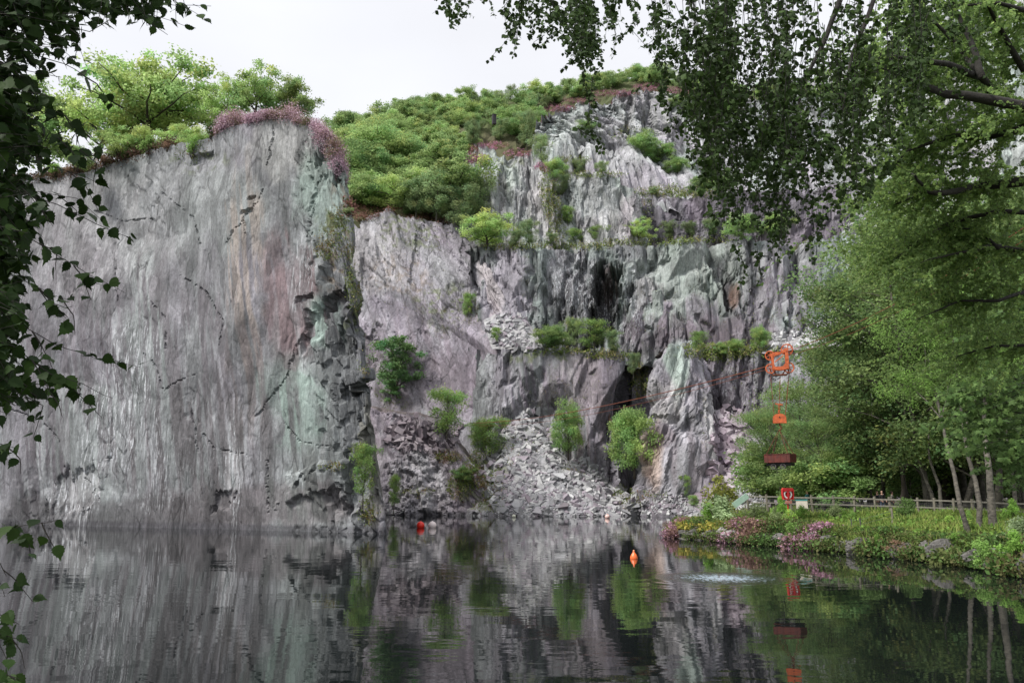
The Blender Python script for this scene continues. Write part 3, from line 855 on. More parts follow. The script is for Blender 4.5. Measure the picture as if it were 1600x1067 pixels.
# --- scree fans
def surf(rows, du, dv, seed, name, label, amp=.4, base=(.26, .25, .255), mat=None, paints=(), kind='structure'):
    return loft(rows, du, dv, seed, big=amp * .5, mid=amp * .5, small=amp * .4, bw=(5, 5), mw=(1.5, 1.2), sw=(.6, .5), base=np.asarray(base), mixes=((PURP, .3), (PALE, .4)), mat=mat or M_SLAB, name=name, label=label, streak=0, smooth=2, paints=paints, kind=kind)
scree1 = [[P(775, 690, 142), P(745, 755, 136), Pz(715, 131, -1)], [P(800, 648, 145), P(775, 740, 136), Pz(760, 129, -1)], [P(818, 636, 145.5), P(810, 730, 136), Pz(810, 127, -1)], [P(838, 655, 145), P(865, 735, 136), Pz(875, 126, -1)],
    [P(872, 700, 143), P(915, 752, 137), Pz(945, 126.5, -1)], [P(905, 728, 142), P(955, 775, 136), Pz(985, 129, -1)], [P(950, 748, 141), P(985, 785, 137), Pz(1012, 132, -1)]]
sc1 = surf(scree1, .5, .5, 101, 'scree_slope', 'grey scree fan of broken slate running into the water', paints=[(760, 740, 40, 50, MOSS * 1.4, .7), (735, 790, 30, 20, MOSS * 1.2, .5, 'crumb')])
scree2 = [[P(1108, 640, 137), P(1108, 720, 133), P(1104, 800, 126)], [P(1135, 640, 136), P(1140, 730, 131), P(1145, 800, 124)], [P(1165, 660, 134), P(1175, 740, 128), P(1200, 800, 118)], [P(1215, 700, 132), P(1240, 740, 124), P(1290, 800, 110)], [P(1290, 730, 128), P(1320, 765, 120), P(1400, 800, 105)]]
sc2 = surf(scree2, .6, .6, 103, 'scree_slope', 'purple boulder scree right of the leaning buttress', base=(.2, .17, .19))
scree3 = [[P(755, 500, 151), P(768, 545, 146.2)], [P(785, 484, 152), P(795, 546, 145.6)], [P(810, 487, 151), P(825, 545, 144.6)], [P(835, 515, 149), P(850, 545, 144.2)]]
sc3 = surf(scree3, .4, .4, 105, 'scree_slope', 'small pile of slate slabs on the ledge beside the ridge')
scree4 = [[P(1195, 542, 146), P(1190, 552, 142.5)], [P(1260, 522, 144), P(1250, 545, 140)], [P(1315, 500, 140), P(1320, 540, 136.5)], [P(1420, 480, 134), P(1420, 540, 130)]]
sc4 = surf(scree4, .4, .4, 107, 'scree_slope', 'pale slate rubble ramp under the tall right face')

# --- banks: the peninsula with the path and the shore the photographer stands on
def sdist(px_, py_, poly):
    """signed distance (positive inside) of points to a polygon"""
    inside = np.zeros(px_.shape, bool)
    dmin = np.full(px_.shape, 1e9)
    n = len(poly)
    for i in range(n):
        x0, y0 = poly[i]
        x1, y1 = poly[(i + 1) % n]
        c = ((y0 > py_) != (y1 > py_)) & (px_ < (x1 - x0) * (py_ - y0) / ((y1 - y0) if abs(y1 - y0) > 1e-9 else 1e-9) + x0)
        inside ^= c
        t = np.clip(((px_ - x0) * (x1 - x0) + (py_ - y0) * (y1 - y0)) / ((x1 - x0) ** 2 + (y1 - y0) ** 2), 0, 1)
        dmin = np.minimum(dmin, np.hypot(px_ - x0 - t * (x1 - x0), py_ - y0 - t * (y1 - y0)))
    return np.where(inside, dmin, -dmin)
def w(px, D):
    p = Pz(px, D, 0)
    return (p[0], p[1])
POLY = [w(1122, 134), w(1092, 122), w(1072, 100), w(1047, 80), w(1038, 71), w(1042, 67.5), w(1075, 65), w(1108, 63.2), w(1155, 59.5), w(1225, 55.5), w(1300, 51), w(1375, 47.5), w(1440, 44.5), w(1515, 41), w(1565, 38), w(1600, 36), w(1640, 34.5),
        (23.5, 30), (19, 19), (11, 9), (4, 5), (-6, 4), (-30, 6), (-60, 12), (-60, -60), (150, -60), (150, 134)]
gx, gy = np.arange(-60, 110, .55), np.arange(-40, 134, .55)
GX, GY = np.meshgrid(gx, gy)
sdd = sdist(GX, GY, POLY) + (fbm(GX / 1.6, GY / 1.6, 7) - .5) * 1.0
lip = sstep(0, .9, sdd) * (.75 + .55 * fbm(GX / 2.5, GY / 2.5, 9))
inl = 0.85 * sstep(1.0, 12, sdd) + (fbm(GX / 3, GY / 3, 12) - .5) * .25
GZ = np.where(sdd > 0, lip + inl, np.maximum(-1.5, sdd * 1.2))
GZ += sstep(85, 130, GY) * 0.8 * sstep(2, 8, sdd)
vv = np.stack([GX, GY, GZ], -1)
gcol = np.broadcast_to(np.array([.075, .105, .03]), vv.shape).copy()
f = sstep(.45, .6, fbm(GX / 2, GY / 2, 15))[..., None]
gcol = gcol * (1 - f) + np.array([.10, .11, .045]) * f
pathd = np.abs(sdd - 17)
f = (sstep(2.6, 1.6, pathd) + sstep(12.5, 16, sdd) * .8).clip(0, 1)[..., None]
gcol = gcol * (1 - f) + np.array([.05, .045, .035]) * f
f = (sstep(.8, .45, GZ) * .9)[..., None]
gcol = gcol * (1 - f) + np.array([.13, .12, .12]) * f
n1 = len(gx)
i = np.arange(len(gy) - 1)[:, None] * n1 + np.arange(n1 - 1)[None, :]
fa = np.stack([i, i + 1, i + 1 + n1, i + n1], -1).reshape(-1, 4)
register(vv.reshape(-1, 3), fa)
tag(obj('ground', make_mesh('ground', vv.reshape(-1, 3), fa, M_GROUND, gcol.reshape(-1, 3), smooth=True)), kind='structure', label='grassy bank with the fenced path on the right')

def ground_z(x, y):
    i_, j_ = int(round((x + 60) / .55)), int(round((y + 40) / .55))
    i_ = min(max(i_, 0), GX.shape[1] - 1); j_ = min(max(j_, 0), GX.shape[0] - 1)
    return float(GZ[j_, i_])

# valley floor far beyond everything, below the water
fl = MB()
fl.add([(-2500, -2500, -4), (2500, -2500, -4), (2500, 2500, -4), (-2500, 2500, -4)], [(0, 1, 2, 3)])
tag(fl.build('terrain', plain('valley floor', (.06, .08, .03), .95, 0, .5, .05)), kind='structure')

# --- water
def water_material():
    m, nt, b = new_mat('quarry pool water')
    b.inputs['Base Color'].default_value = (.006, .008, .008, 1)
    b.inputs['Roughness'].default_value = .015
    b.inputs['IOR'].default_value = 1.33
    b.inputs['Specular IOR Level'].default_value = .5
    mp1 = mapping(nt, (.5, 1.0, 1))
    a = noise_fac(nt, mp1, .75, 2, .45, .2, .8, 0, 1.6, .3)
    c = noise_fac(nt, mp1, 3.0, 2, .5, .2, .8, 0, .22)
    big = noise_fac(nt, mapping(nt, (.05, .09, 1)), 1.0, 3, .5, .42, .62, .35, 1.2)
    h = math2(nt, 'MULTIPLY', math2(nt, 'ADD', a, c), big)
    # the boil of rising air bubbles
    bc = Pz(1128, 35.6, 0)
    t = nd(nt, 'ShaderNodeTexCoord')
    sx = nd(nt, 'ShaderNodeSeparateXYZ')
    nt.links.new(t.outputs['Object'], sx.inputs[0])
    dx = math2(nt, 'SUBTRACT', sx.outputs[0], float(bc[0]))
    dy = math2(nt, 'SUBTRACT', sx.outputs[1], float(bc[1]))
    r = math2(nt, 'SQRT', math2(nt, 'ADD', math2(nt, 'MULTIPLY', dx, dx), math2(nt, 'MULTIPLY', dy, dy)), 0)
    bn = noise_fac(nt, mapping(nt, (1, 1, 1)), 9.0, 4, .6, .2, .8, 0, 1)
    rr = nd(nt, 'ShaderNodeMapRange')
    rr.inputs['From Min'].default_value = 2.9
    rr.inputs['From Max'].default_value = .5
    nt.links.new(r, rr.inputs['Value'])
    rings = math2(nt, 'MULTIPLY', math2(nt, 'SINE', math2(nt, 'MULTIPLY', r, 9.0), 0), .5)
    rfall = nd(nt, 'ShaderNodeMapRange')
    rfall.inputs['From Min'].default_value = 5.0
    rfall.inputs['From Max'].default_value = 1.5
    nt.links.new(r, rfall.inputs['Value'])
    h = math2(nt, 'ADD', h, math2(nt, 'ADD', math2(nt, 'MULTIPLY', math2(nt, 'MULTIPLY', bn, rr.outputs[0]), 5.0), math2(nt, 'MULTIPLY', rings, rfall.outputs[0])))
    bp = nd(nt, 'ShaderNodeBump')
    bp.inputs['Strength'].default_value = 1.0
    bp.inputs['Distance'].default_value = .0045
    nt.links.new(h, bp.inputs['Height'])
    nt.links.new(bp.outputs[0], b.inputs['Normal'])
    foam = nd(nt, 'ShaderNodeMapRange')
    foam.inputs['From Min'].default_value = .70
    foam.inputs['From Max'].default_value = .9
    fnz = noise_fac(nt, mapping(nt, (1.2, .35, 1)), 6.0, 6, .8, .3, .7, 0, 1)
    nt.links.new(math2(nt, 'ADD', fnz, math2(nt, 'MULTIPLY', rr.outputs[0], .42)), foam.inputs['Value'])
    ff = math2(nt, 'MULTIPLY', foam.outputs[0], rr.outputs[0])
    mix = nd(nt, 'ShaderNodeMix', data_type='RGBA')
    mix.inputs['A'].default_value = (.006, .008, .008, 1)
    mix.inputs['B'].default_value = (.45, .55, .65, 1)
    nt.links.new(ff, mix.inputs['Factor'])
    nt.links.new(mix.outputs['Result'], b.inputs['Base Color'])
    return m
wm = MB()
wm.add([(-220, -50, 0), (220, -50, 0), (220, 220, 0), (-220, 220, 0)], [(0, 1, 2, 3)])
tag(wm.build('water', water_material()), kind='structure')
# ------------------------------------------------------------------ ray casting onto what has been built
bvh = BVHTree.FromPolygons(np.concatenate(BVH_V).tolist(), np.concatenate(BVH_F).tolist())
EYE = Vector((0, 0, CAM_Z))
def hit(px, py, maxd=1000):
    loc, nrm, idx, dist = bvh.ray_cast(EYE, ray(px, py), maxd)
    return (loc, nrm) if loc is not None else (None, None)
def hit_below(px, py, lim=60):
    """first surface under a pixel, walking down the picture if the ray meets only sky"""
    for k in range(lim):
        l, n = hit(px, py + k)
        if l is not None: return l, n
    return None, None
def drop(x, y, z0=300.0):
    loc, nrm, idx, d = bvh.ray_cast(Vector((x, y, z0)), Vector((0, 0, -1)))
    return loc

# ------------------------------------------------------------------ leaves
OVATE = np.array([(0, -.5, 0), (.26, -.33, .03), (.42, -.12, .05), (.38, .08, .05), (.2, .3, .03), (0, .5, -.03), (-.2, .3, .03), (-.38, .08, .05), (-.42, -.12, .05), (-.26, -.33, .03)], float)
BIRCHLEAF = np.array([(0, -.5, 0), (.2, -.46, .02), (.40, -.30, .05), (.34, -.22, .05), (.44, -.14, .06), (.34, -.04, .05), (.36, .06, .05), (.24, .12, .04), (.22, .24, .03), (.1, .3, .02), (0, .58, -.06),
                      (-.1, .3, .02), (-.22, .24, .03), (-.24, .12, .04), (-.36, .06, .05), (-.34, -.04, .05), (-.44, -.14, .06), (-.34, -.22, .05), (-.40, -.30, .05), (-.2, -.46, .02)], float)
RHOMB = np.array([(0, -.5, 0), (.34, 0, .06), (0, .5, 0), (-.34, 0, .06)], float)
BLADE = np.array([(-.09, 0, 0), (.09, 0, 0), (.06, .55, .03), (0, 1, .16), (-.06, .55, .03)], float)
LOBED = np.array([(0, -.5, 0), (.18, -.3, .02), (.5, -.28, .05), (.3, -.08, .03), (.46, .16, .05), (.17, .14, .02), (0, .55, -.03), (-.17, .14, .02), (-.46, .16, .05), (-.3, -.08, .03), (-.5, -.28, .05), (-.18, -.3, .02)], float)

def unit(v):
    return v / (np.linalg.norm(v, axis=-1, keepdims=True) + 1e-9)

def leaf_geo(Cn, D, Nn, size, col, shape=RHOMB, off=0):
    """one polygon per leaf; returns verts, faces, colours"""
    D = unit(D)
    Sd = unit(np.cross(D, Nn))
    Nn = np.cross(Sd, D)
    k = len(shape)
    size = np.broadcast_to(np.asarray(size, float).reshape(-1, 1, 1), (len(Cn), 1, 1))
    V = Cn[:, None, :] + size * (shape[None, :, 1, None] * D[:, None, :] + shape[None, :, 0, None] * Sd[:, None, :] + shape[None, :, 2, None] * Nn[:, None, :])
    Fa = np.arange(len(Cn) * k).reshape(-1, k) + off
    return V.reshape(-1, 3), Fa, np.repeat(col, k, axis=0)

def rnd_dirs(rng, n, up=0.0):
    v = rng.normal(size=(n, 3))
    v[:, 2] += up
    return unit(v)

def wobble(a, b, n, amp, rng, sag=0.0):
    a, b = np.array(a, float), np.array(b, float)
    L = np.linalg.norm(b - a)
    t = np.linspace(0, 1, n)[:, None]
    p = a + (b - a) * t
    o = rng.normal(size=(n, 3)) * amp * L
    o[0] = 0
    o = np.cumsum(o, 0) * .5
    o -= o[-1] * t * .6
    p = p + o
    p[:, 2] += sag * L * np.sin(t[:, 0] * math.pi)
    return p

# ------------------------------------------------------------------ trees
def gen_tree(seed, H, kind):
    """builds trunk and crown meshes for a tree of height H with its foot at the origin"""
    rng = np.random.default_rng(seed)
    wood = MB()
    clumps = []          # centre, radius, flatness
    K = dict(
        oak=dict(tr=.030, th=.5, nl=13, lo=.18, spread=.50, up=.38, cr=.105, flat=.55, sub=5, per=110, leaf=.034, col=(.105, .152, .055), v=.35),
        oakyellow=dict(tr=.030, th=.5, nl=14, lo=.20, spread=.54, up=.36, cr=.10, flat=.5, sub=5, per=130, leaf=.028, col=(.14, .19, .065), v=.3),
        bushy=dict(tr=.022, th=.6, nl=14, lo=.12, spread=.42, up=.5, cr=.125, flat=.7, sub=4, per=130, leaf=.034, col=(.095, .145, .05), v=.35),
        birch=dict(tr=.014, th=.92, nl=20, lo=.25, spread=.26, up=.75, cr=.065, flat=1.25, sub=4, per=80, leaf=.020, col=(.12, .165, .075), v=.3),
        wood=dict(tr=.0105, th=.9, nl=26, lo=.14, spread=.30, up=.7, cr=.052, flat=.85, sub=6, per=90, leaf=.0115, col=(.095, .14, .05), v=.35),
        sapling=dict(tr=.02, th=.85, nl=15, lo=.26, spread=.34, up=.6, cr=.10, flat=.85, sub=4, per=60, leaf=.030, col=(.11, .17, .05), v=.3),
        ash=dict(tr=.02, th=.8, nl=13, lo=.12, spread=.40, up=.45, cr=.085, flat=.6, sub=4, per=90, leaf=.036, col=(.08, .145, .055), v=.3),
        conifer=dict(tr=.02, th=.97, nl=30, lo=.08, spread=.24, up=.1, cr=.055, flat=.6, sub=3, per=90, leaf=.028, col=(.045, .085, .03), v=.3),
    )[kind]
    th = H * K['th']
    lean = rng.normal(0, .05, 2) * H
    n = 7
    trunk = wobble((0, 0, 0), (lean[0], lean[1], th), n, .018, rng)
    rad = np.linspace(K['tr'] * H, K['tr'] * H * .22, n)
    rad[0] *= 1.35
    wood.tube(trunk, rad, 7)
    phase = rng.uniform(0, 6.28)
    for i in range(K['nl']):
        f = K['lo'] + (1 - K['lo']) * (i + rng.uniform(0, .8)) / K['nl']
        f = min(f, 1.0)
        q = f * (n - 1)
        a = trunk[int(q)] * (1 - q % 1) + trunk[min(int(q) + 1, n - 1)] * (q % 1)
        phi = phase + i * 2.4 + rng.normal(0, .35)
        if kind in ('birch', 'wood', 'sapling'):
            prof = math.sin(math.pi * min(max((f - K['lo']) / (1.12 - K['lo']), .12), 1)) ** .6
        elif kind == 'conifer':
            prof = 1.08 - f
        else:
            prof = .75 + .25 * math.sin(math.pi * f)
        L = H * K['spread'] * prof * rng.uniform(.72, 1.12)
        up = K['up'] * (.6 + .9 * f) * rng.uniform(.7, 1.3)
        e = a + np.array([math.cos(phi) * L, math.sin(phi) * L, L * up])
        e[2] = min(e[2], H * rng.uniform(.90, .97))
        limb = wobble(a, e, 5, .05, rng, .08)
        r0 = K['tr'] * H * .42 * (1.1 - f * .6)
        wood.tube(limb, np.linspace(r0, r0 * .25, 5), 5, caps=False)
        for k in range(K['sub'] + 1):
            g = 1.0 if k == 0 else rng.uniform(.35, .95)
            b = limb[int(g * 4)] if g < 1 else limb[-1]
            rc = H * K['cr'] * rng.uniform(.75, 1.25)
            o = rnd_dirs(rng, 1)[0] * rc * (1.0 if k else .2) * 1.3
            o[2] = abs(o[2]) * .6 if kind not in ('birch',) else o[2] * .5 - rc * .2
            c = b + o
            c[2] = min(c[2], H - rc * K['flat'])
            if k and rng.random() < .8:
                wood.tube([b, (b + c) / 2 + rng.normal(0, .1, 3) * rc, c], [r0 * .3, r0 * .2, r0 * .1], 4, caps=False)
            clumps.append((c, rc, K['flat'] * rng.uniform(.8, 1.2)))
    if kind not in ('birch', 'conifer'):
        for k in range(6):
            rc = H * K['cr'] * rng.uniform(.8, 1.2)
            clumps.append((trunk[-1] + np.array([rng.normal(0, .09) * H, rng.normal(0, .09) * H, H * (1 - K['th']) * rng.uniform(.3, .85)]), rc, K['flat']))
    Cn, Dn, Nn, Sz, Co = [], [], [], [], []
    base = np.array(K['col'])
    for c, rc, fl in clumps:
        m = int(K['per'] * rng.uniform(.7, 1.3))
        d = rnd_dirs(rng, m, .25)
        rr = rng.random(m) ** .45
        p = c + d * (rc * rr)[:, None] * np.array([1, 1, fl])
        p += rng.normal(0, rc * .2, (m, 3))
        Cn.append(p)
        Nn.append(unit(d * .7 + rnd_dirs(rng, m) * .9 + np.array([0, 0, .7])))
        Dn.append(rnd_dirs(rng, m, -.3 if kind in ('birch', 'wood') else 0))
        Sz.append(rng.uniform(.65, 1.3, m) * K['leaf'] * H)
        tint = 1 + rng.normal(0, .13)
        warm = rng.normal(0, .10)
        col = base * tint * np.array([1 + warm, 1, 1 - warm * .5]) * (1 + rng.normal(0, K['v'] * .5, (m, 1)))
        Co.append(np.clip(col, .01, .6))
    V, Fa, cc = leaf_geo(np.concatenate(Cn), np.concatenate(Dn), np.concatenate(Nn), np.concatenate(Sz), np.concatenate(Co))
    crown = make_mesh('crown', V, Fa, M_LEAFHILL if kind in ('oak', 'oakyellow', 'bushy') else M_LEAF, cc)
    bark = M_BIRCH if kind in ('birch', 'wood', 'sapling') else M_BARK
    return wood.mesh('trunk', bark, smooth=True), crown

PROTO = {}
def proto(kind, var, H):
    key = (kind, var)
    if key not in PROTO:
        PROTO[key] = gen_tree(hash_seed(kind) + var * 31, H, kind)
    return PROTO[key]
def hash_seed(s):
    return sum(ord(ch) * (i + 3) for i, ch in enumerate(s))

HREF = dict(oak=10., oakyellow=12., bushy=8., birch=10., wood=20., sapling=6., ash=6., conifer=8.)
def place_tree(kind, var, loc, H, label, cat='tree', group=None, wide=1.0, rz=None, rng=np.random.default_rng(3), name=None, tilt=0.0):
    tm, cm = proto(kind, var, HREF[kind])
    t = empty(name or {'oak': 'oak_tree', 'oakyellow': 'oak_tree', 'bushy': 'broadleaf_tree', 'birch': 'birch_tree', 'wood': 'birch_tree', 'sapling': 'young_tree', 'ash': 'ash_tree', 'conifer': 'conifer_tree'}[kind], loc, rng.uniform(0, 6.28) if rz is None else rz)
    t.rotation_euler[1] = tilt
    s = H / HREF[kind]
    t.scale = (s * wide, s * wide, s)
    tag(t, label, cat, group)
    obj('trunk', tm, t)
    obj('crown', cm, t)
    return t

def gen_bush(seed, col, leaf=.06, n=1500, shape=RHOMB, sprig=9, spread=(1, 1, 1), lumps=12):
    """a unit bush (about 1 wide, 1 high) of leafy sprigs on a few stems"""
    rng = np.random.default_rng(seed)
    wd = MB()
    Cn, Dn, Nn, Sz, Co = [], [], [], [], []
    for k in range(lumps):
        a = rng.uniform(0, 6.28)
        r = rng.uniform(0, .38)
        h = rng.uniform(.25, .86) * (1 - r * .9)
        c = np.array([math.cos(a) * r, math.sin(a) * r, h])
        rc = rng.uniform(.13, .24)
        wd.tube(wobble((c[0] * .2, c[1] * .2, -.05), c, 4, .05, rng), [.018, .014, .01, .005], 4, m=1, caps=False)
        m = n // lumps
        d = rnd_dirs(rng, m, .3)
        p = c + d * (rc * rng.random(m) ** .4)[:, None]
        p[:, 2] = np.maximum(p[:, 2], .01)
        Cn.append(p); Nn.append(unit(d + rnd_dirs(rng, m) + np.array([0, 0, .6]))); Dn.append(rnd_dirs(rng, m, .2))
        Sz.append(rng.uniform(.6, 1.35, m) * leaf)
        Co.append(np.clip(np.array(col) * (1 + rng.normal(0, .14)) * (1 + rng.normal(0, .16, (m, 1))), .005, .7))
    V, Fa, cc = leaf_geo(np.concatenate(Cn), np.concatenate(Dn), np.concatenate(Nn), np.concatenate(Sz), np.concatenate(Co), shape)
    wv = np.array(wd.v)
    faces = [tuple(f) for f in Fa.tolist()] + [tuple(i + len(V) for i in f) for f in wd.f]
    mi = [0] * len(Fa) + [1] * len(wd.f)
    return make_mesh('bush', np.concatenate([V, wv]), faces, [M_LEAF, M_BARK], np.concatenate([cc, np.full((len(wv), 3), .1)]), mi)

BUSH = {}
BUSHCOL = dict(green=(.11, .19, .04), bright=(.115, .19, .05), dull=(.12, .15, .07), dark=(.06, .10, .03), golden=(.15, .16, .04), fern=(.15, .23, .05), silver=(.17, .22, .12), brown=(.14, .09, .06))
def bush(kind, px, py, wpx, hpx, label, group=None, name='bush', D=None, back=0.0, cat=None):
    var = int(px * 7 + py) % 3
    key = (kind, var)
    if key not in BUSH:
        BUSH[key] = gen_bush(hash_seed(kind) + var * 5, BUSHCOL[kind])
    if D is None:
        l, n = hit_below(px, py)
        if l is None:
            l = Vector(P(px, py, 150))
    else:
        l = Vector(P(px, py, D))
    l = l + Vector((0, back, -.05))
    s = l.y / F * 1.0
    o = obj(name, BUSH[key])
    o.location = l
    o.scale = (wpx * s, wpx * s * .8, hpx * s * 1.05)
    o.rotation_euler = (0, 0, (px * 13 % 63) / 10)
    tag(o, label, cat or 'bush', group)
    return o

def cover(name, regions, n, size, cols, label, seed, per=7, spread=.35, shape=RHOMB, up=.6, lift=.5, cat=None, mat=None, elong=1.0, below=False, clump=0):
    """ground cover: tufts of small leaves or blades on the surfaces seen inside pixel ellipses (px,py,rx,ry,weight)"""
    rng = np.random.default_rng(seed)
    W = np.array([r[2] * r[3] * (r[4] if len(r) > 4 else 1) for r in regions], float)
    W /= W.sum()
    Cn, Dn, Nn, Sz, Co = [], [], [], [], []
    cols = np.array(cols, float)
    for k in rng.choice(len(regions), n, p=W):
        px, py, rx, ry = regions[k][:4]
        a, r = rng.uniform(0, 6.28), rng.random() ** .6
        X_ = px + math.cos(a) * rx * r
        l, nn = (hit_below(X_, py + math.sin(a) * ry * r, 60) if below else hit(X_, py + math.sin(a) * ry * r))
        if l is None: continue
        sc = size if size > 0 else -size * l.y
        if clump and vnoise(np.array([l.x * clump]), np.array([(l.y + l.z) * clump]), seed)[0] < .42: continue
        m = per
        u = rnd_dirs(rng, m, up)
        hv = 1.0
        if clump:
            hv = .15 + 2.0 * vnoise(np.array([l.x * clump * 1.3 + 5]), np.array([(l.y + l.z) * clump * .6]), seed + 8)[0] ** 1.6
            l = l + Vector((0, rng.uniform(-.2, 2.2), 0))
        c = np.array(l) + rng.normal(0, 1, (m, 3)) * sc * spread + (np.array([0, 0, sc * lift * .4]) + u * sc * rng.random((m, 1)) * lift) * hv
        Cn.append(c)
        Dn.append(u if shape is BLADE else rnd_dirs(rng, m))
        Nn.append(rnd_dirs(rng, m, .8))
        Sz.append(rng.uniform(.6, 1.3, m) * sc * elong)
        cc = cols[int(np.clip(vnoise(np.array([l.x * .9]), np.array([(l.y + l.z) * .9]), seed + 3)[0] * len(cols) + rng.normal(0, .8), 0, len(cols) - 1))]
        Co.append(np.clip(cc * (1 + rng.normal(0, .13, (m, 1))) * (1 + rng.normal(0, .1)), .004, .8))
    if not Cn: return None
    V, Fa, cc = leaf_geo(np.concatenate(Cn), np.concatenate(Dn), np.concatenate(Nn), np.concatenate(Sz), np.concatenate(Co), shape)
    o = obj(name, make_mesh(name, V, Fa, mat or M_PLANT, cc))
    tag(o, label, cat or name, None, 'stuff')
    return o

def cover_xy(name, pts, n, size, cols, label, seed, per=6, spread=.5, shape=BLADE, up=1.2, lift=.3, cat=None, elong=1.0, zmin=.35):
    """ground cover scattered in plan: pts(rng) gives x,y"""
    rng = np.random.default_rng(seed)
    Cn, Dn, Nn, Sz, Co = [], [], [], [], []
    cols = np.array(cols, float)
    for _ in range(n):
        q = pts(rng)
        if q is None: continue
        x, y, s_ = q
        z = ground_z(x, y)
        if z < zmin: continue
        z = max(z, .12)
        m = per
        sc = size * s_ * (.5 + 1.1 * vnoise(np.array([x / 1.2]), np.array([y / 1.2]), seed + 2)[0])
        u = rnd_dirs(rng, m, up)
        Cn.append(np.array([x, y, z]) + rng.normal(0, 1, (m, 3)) * sc * spread * np.array([1, 1, .15]) + (0 if shape is BLADE else u * sc * rng.random((m, 1)) * lift))
        Dn.append(u if shape is BLADE else rnd_dirs(rng, m))
        Nn.append(rnd_dirs(rng, m, .5))
        Sz.append(rng.uniform(.6, 1.3, m) * sc * elong)
        k = int(np.clip(vnoise(np.array([x / 2.2 + seed]), np.array([y / 2.2]), seed)[0] * len(cols) * 1.2 - .1 * len(cols) + rng.normal(0, .5), 0, len(cols) - 1))
        Co.append(np.clip(cols[k] * (1 + rng.normal(0, .13, (m, 1))), .004, .8))
    V, Fa, cc = leaf_geo(np.concatenate(Cn), np.concatenate(Dn), np.concatenate(Nn), np.concatenate(Sz), np.concatenate(Co), shape)
    o = obj(name, make_mesh(name, V, Fa, M_PLANT, cc))
    tag(o, label, cat or name, None, 'stuff')
    return o
# ------------------------------------------------------------------ trees on the wooded hillside
rngH = np.random.default_rng(11)
def in_poly(x, y, poly):
    c = False
    n = len(poly)
    for i in range(n):
        x0, y0 = poly[i]; x1, y1 = poly[(i + 1) % n]
        if (y0 > y) != (y1 > y) and x < (x1 - x0) * (y - y0) / (y1 - y0) + x0: c = not c
    return c
hillpoly = [(500, 245), (545, 203), (610, 180), (700, 160), (800, 150), (880, 138), (960, 124), (1020, 112), (1110, 135), (1110, 150), (1000, 128), (880, 160), (838, 175), (815, 225), (770, 222), (715, 235), (700, 270), (730, 340), (700, 338), (640, 330), (600, 322), (545, 342), (500, 340)]
spots = []
for it in range(2600):
    x, y = rngH.uniform(500, 1110), rngH.uniform(108, 345)
    if not in_poly(x, y, hillpoly): continue
    l, n_ = hit(x, y)
    if l is None or l.y < 160: continue
    if all((l - q[0]).length > 6.0 for q in spots):
        spots.append((l, x, y))
# a row along the crest itself
for x in range(520, 1330, 13):
    py = np.interp(x, [520, 545, 600, 650, 700, 800, 880, 960, 1010, 1050, 1100, 1250, 1330], [212, 206, 184, 172, 161, 154, 143, 129, 120, 128, 144, 150, 150])
    l, n_ = hit_below(x + rngH.uniform(-4, 4), py + 2, 40)
    if l is None or l.y < 190: continue
    if all((l - q[0]).length > 3.6 for q in spots):
        spots.append((l, x, py))
def hill_zone(x, y):
    if y < 172 - (x - 700) * .06 and x > 600 or (x <= 600 and y < 215): return 'along the skyline of the hill'
    if x < 640: return 'on the hillside right behind the left wall'
    if y < 235: return 'on the upper hillside below the skyline'
    return 'on the lower hillside above the leaning slab'
zones = {}
for s_ in spots: zones.setdefault(hill_zone(s_[1], s_[2]), []).append(s_)
ORD = ['leftmost'] + [w_ for w_ in 'second third fourth fifth sixth seventh eighth ninth tenth eleventh twelfth thirteenth fourteenth fifteenth sixteenth seventeenth eighteenth nineteenth twentieth'.split()]
def ordinal(i, n):
    if i < 20: return ORD[i] + (' from the left' if i else '')
    j = n - 1 - i
    if j < 20: return ('rightmost' if j == 0 else ORD[j] + ' from the right')
    return 'number %d from the left' % (i + 1)
KIND_WORD = {'oak': 'round bright green oak', 'oakyellow': 'broad yellow-green oak', 'bushy': 'bushy mid green tree', 'birch': 'feathery grey-green birch'}
for z, ss in zones.items():
    ss.sort(key=lambda q: q[1])
    for i, (l, x, y) in enumerate(ss):
        kind = rngH.choice(['oak', 'oak', 'bushy', 'oakyellow', 'birch'], p=[.3, .2, .28, .12, .10])
        if 735 < x < 860 and y > 165: kind = 'birch' if rngH.random() < .55 else 'bushy'
        Ht = rngH.uniform(7.5, 11) * (1.15 if y > 240 else 1.0)
        if 'skyline' in z: Ht = rngH.uniform(5, 8.5) if x < 1040 else rngH.uniform(4, 6.5)
        place_tree(kind, int(rngH.integers(3)), (l.x, l.y, l.z - Ht * .16), Ht, '%s %s, %s' % (KIND_WORD[kind], z, ordinal(i, len(ss))), group='trees of the wooded hillside', wide=rngH.uniform(1.15, 1.55), rng=rngH)

# ------------------------------------------------------------------ trees standing in the quarry, one by one: (kind, foot px, foot py, height px, wide, label, group)
def T(kind, px, py, hpx, wide, label, group=None, D=None, var=None, back=0.4, sink=.3, name=None, rz=None, tilt=0.0):
    if D is None:
        l, n_ = hit_below(px, py)
        if l is None: l = Vector(P(px, py, 150))
    else: l = Vector(P(px, py, D))
    Ht = hpx * l.y / F * 1.08
    return place_tree(kind, (int(px + py) % 3) if var is None else var, (l.x, l.y + back, l.z - sink), Ht, label, group=group, wide=wide, name=name, rz=rz, tilt=tilt)
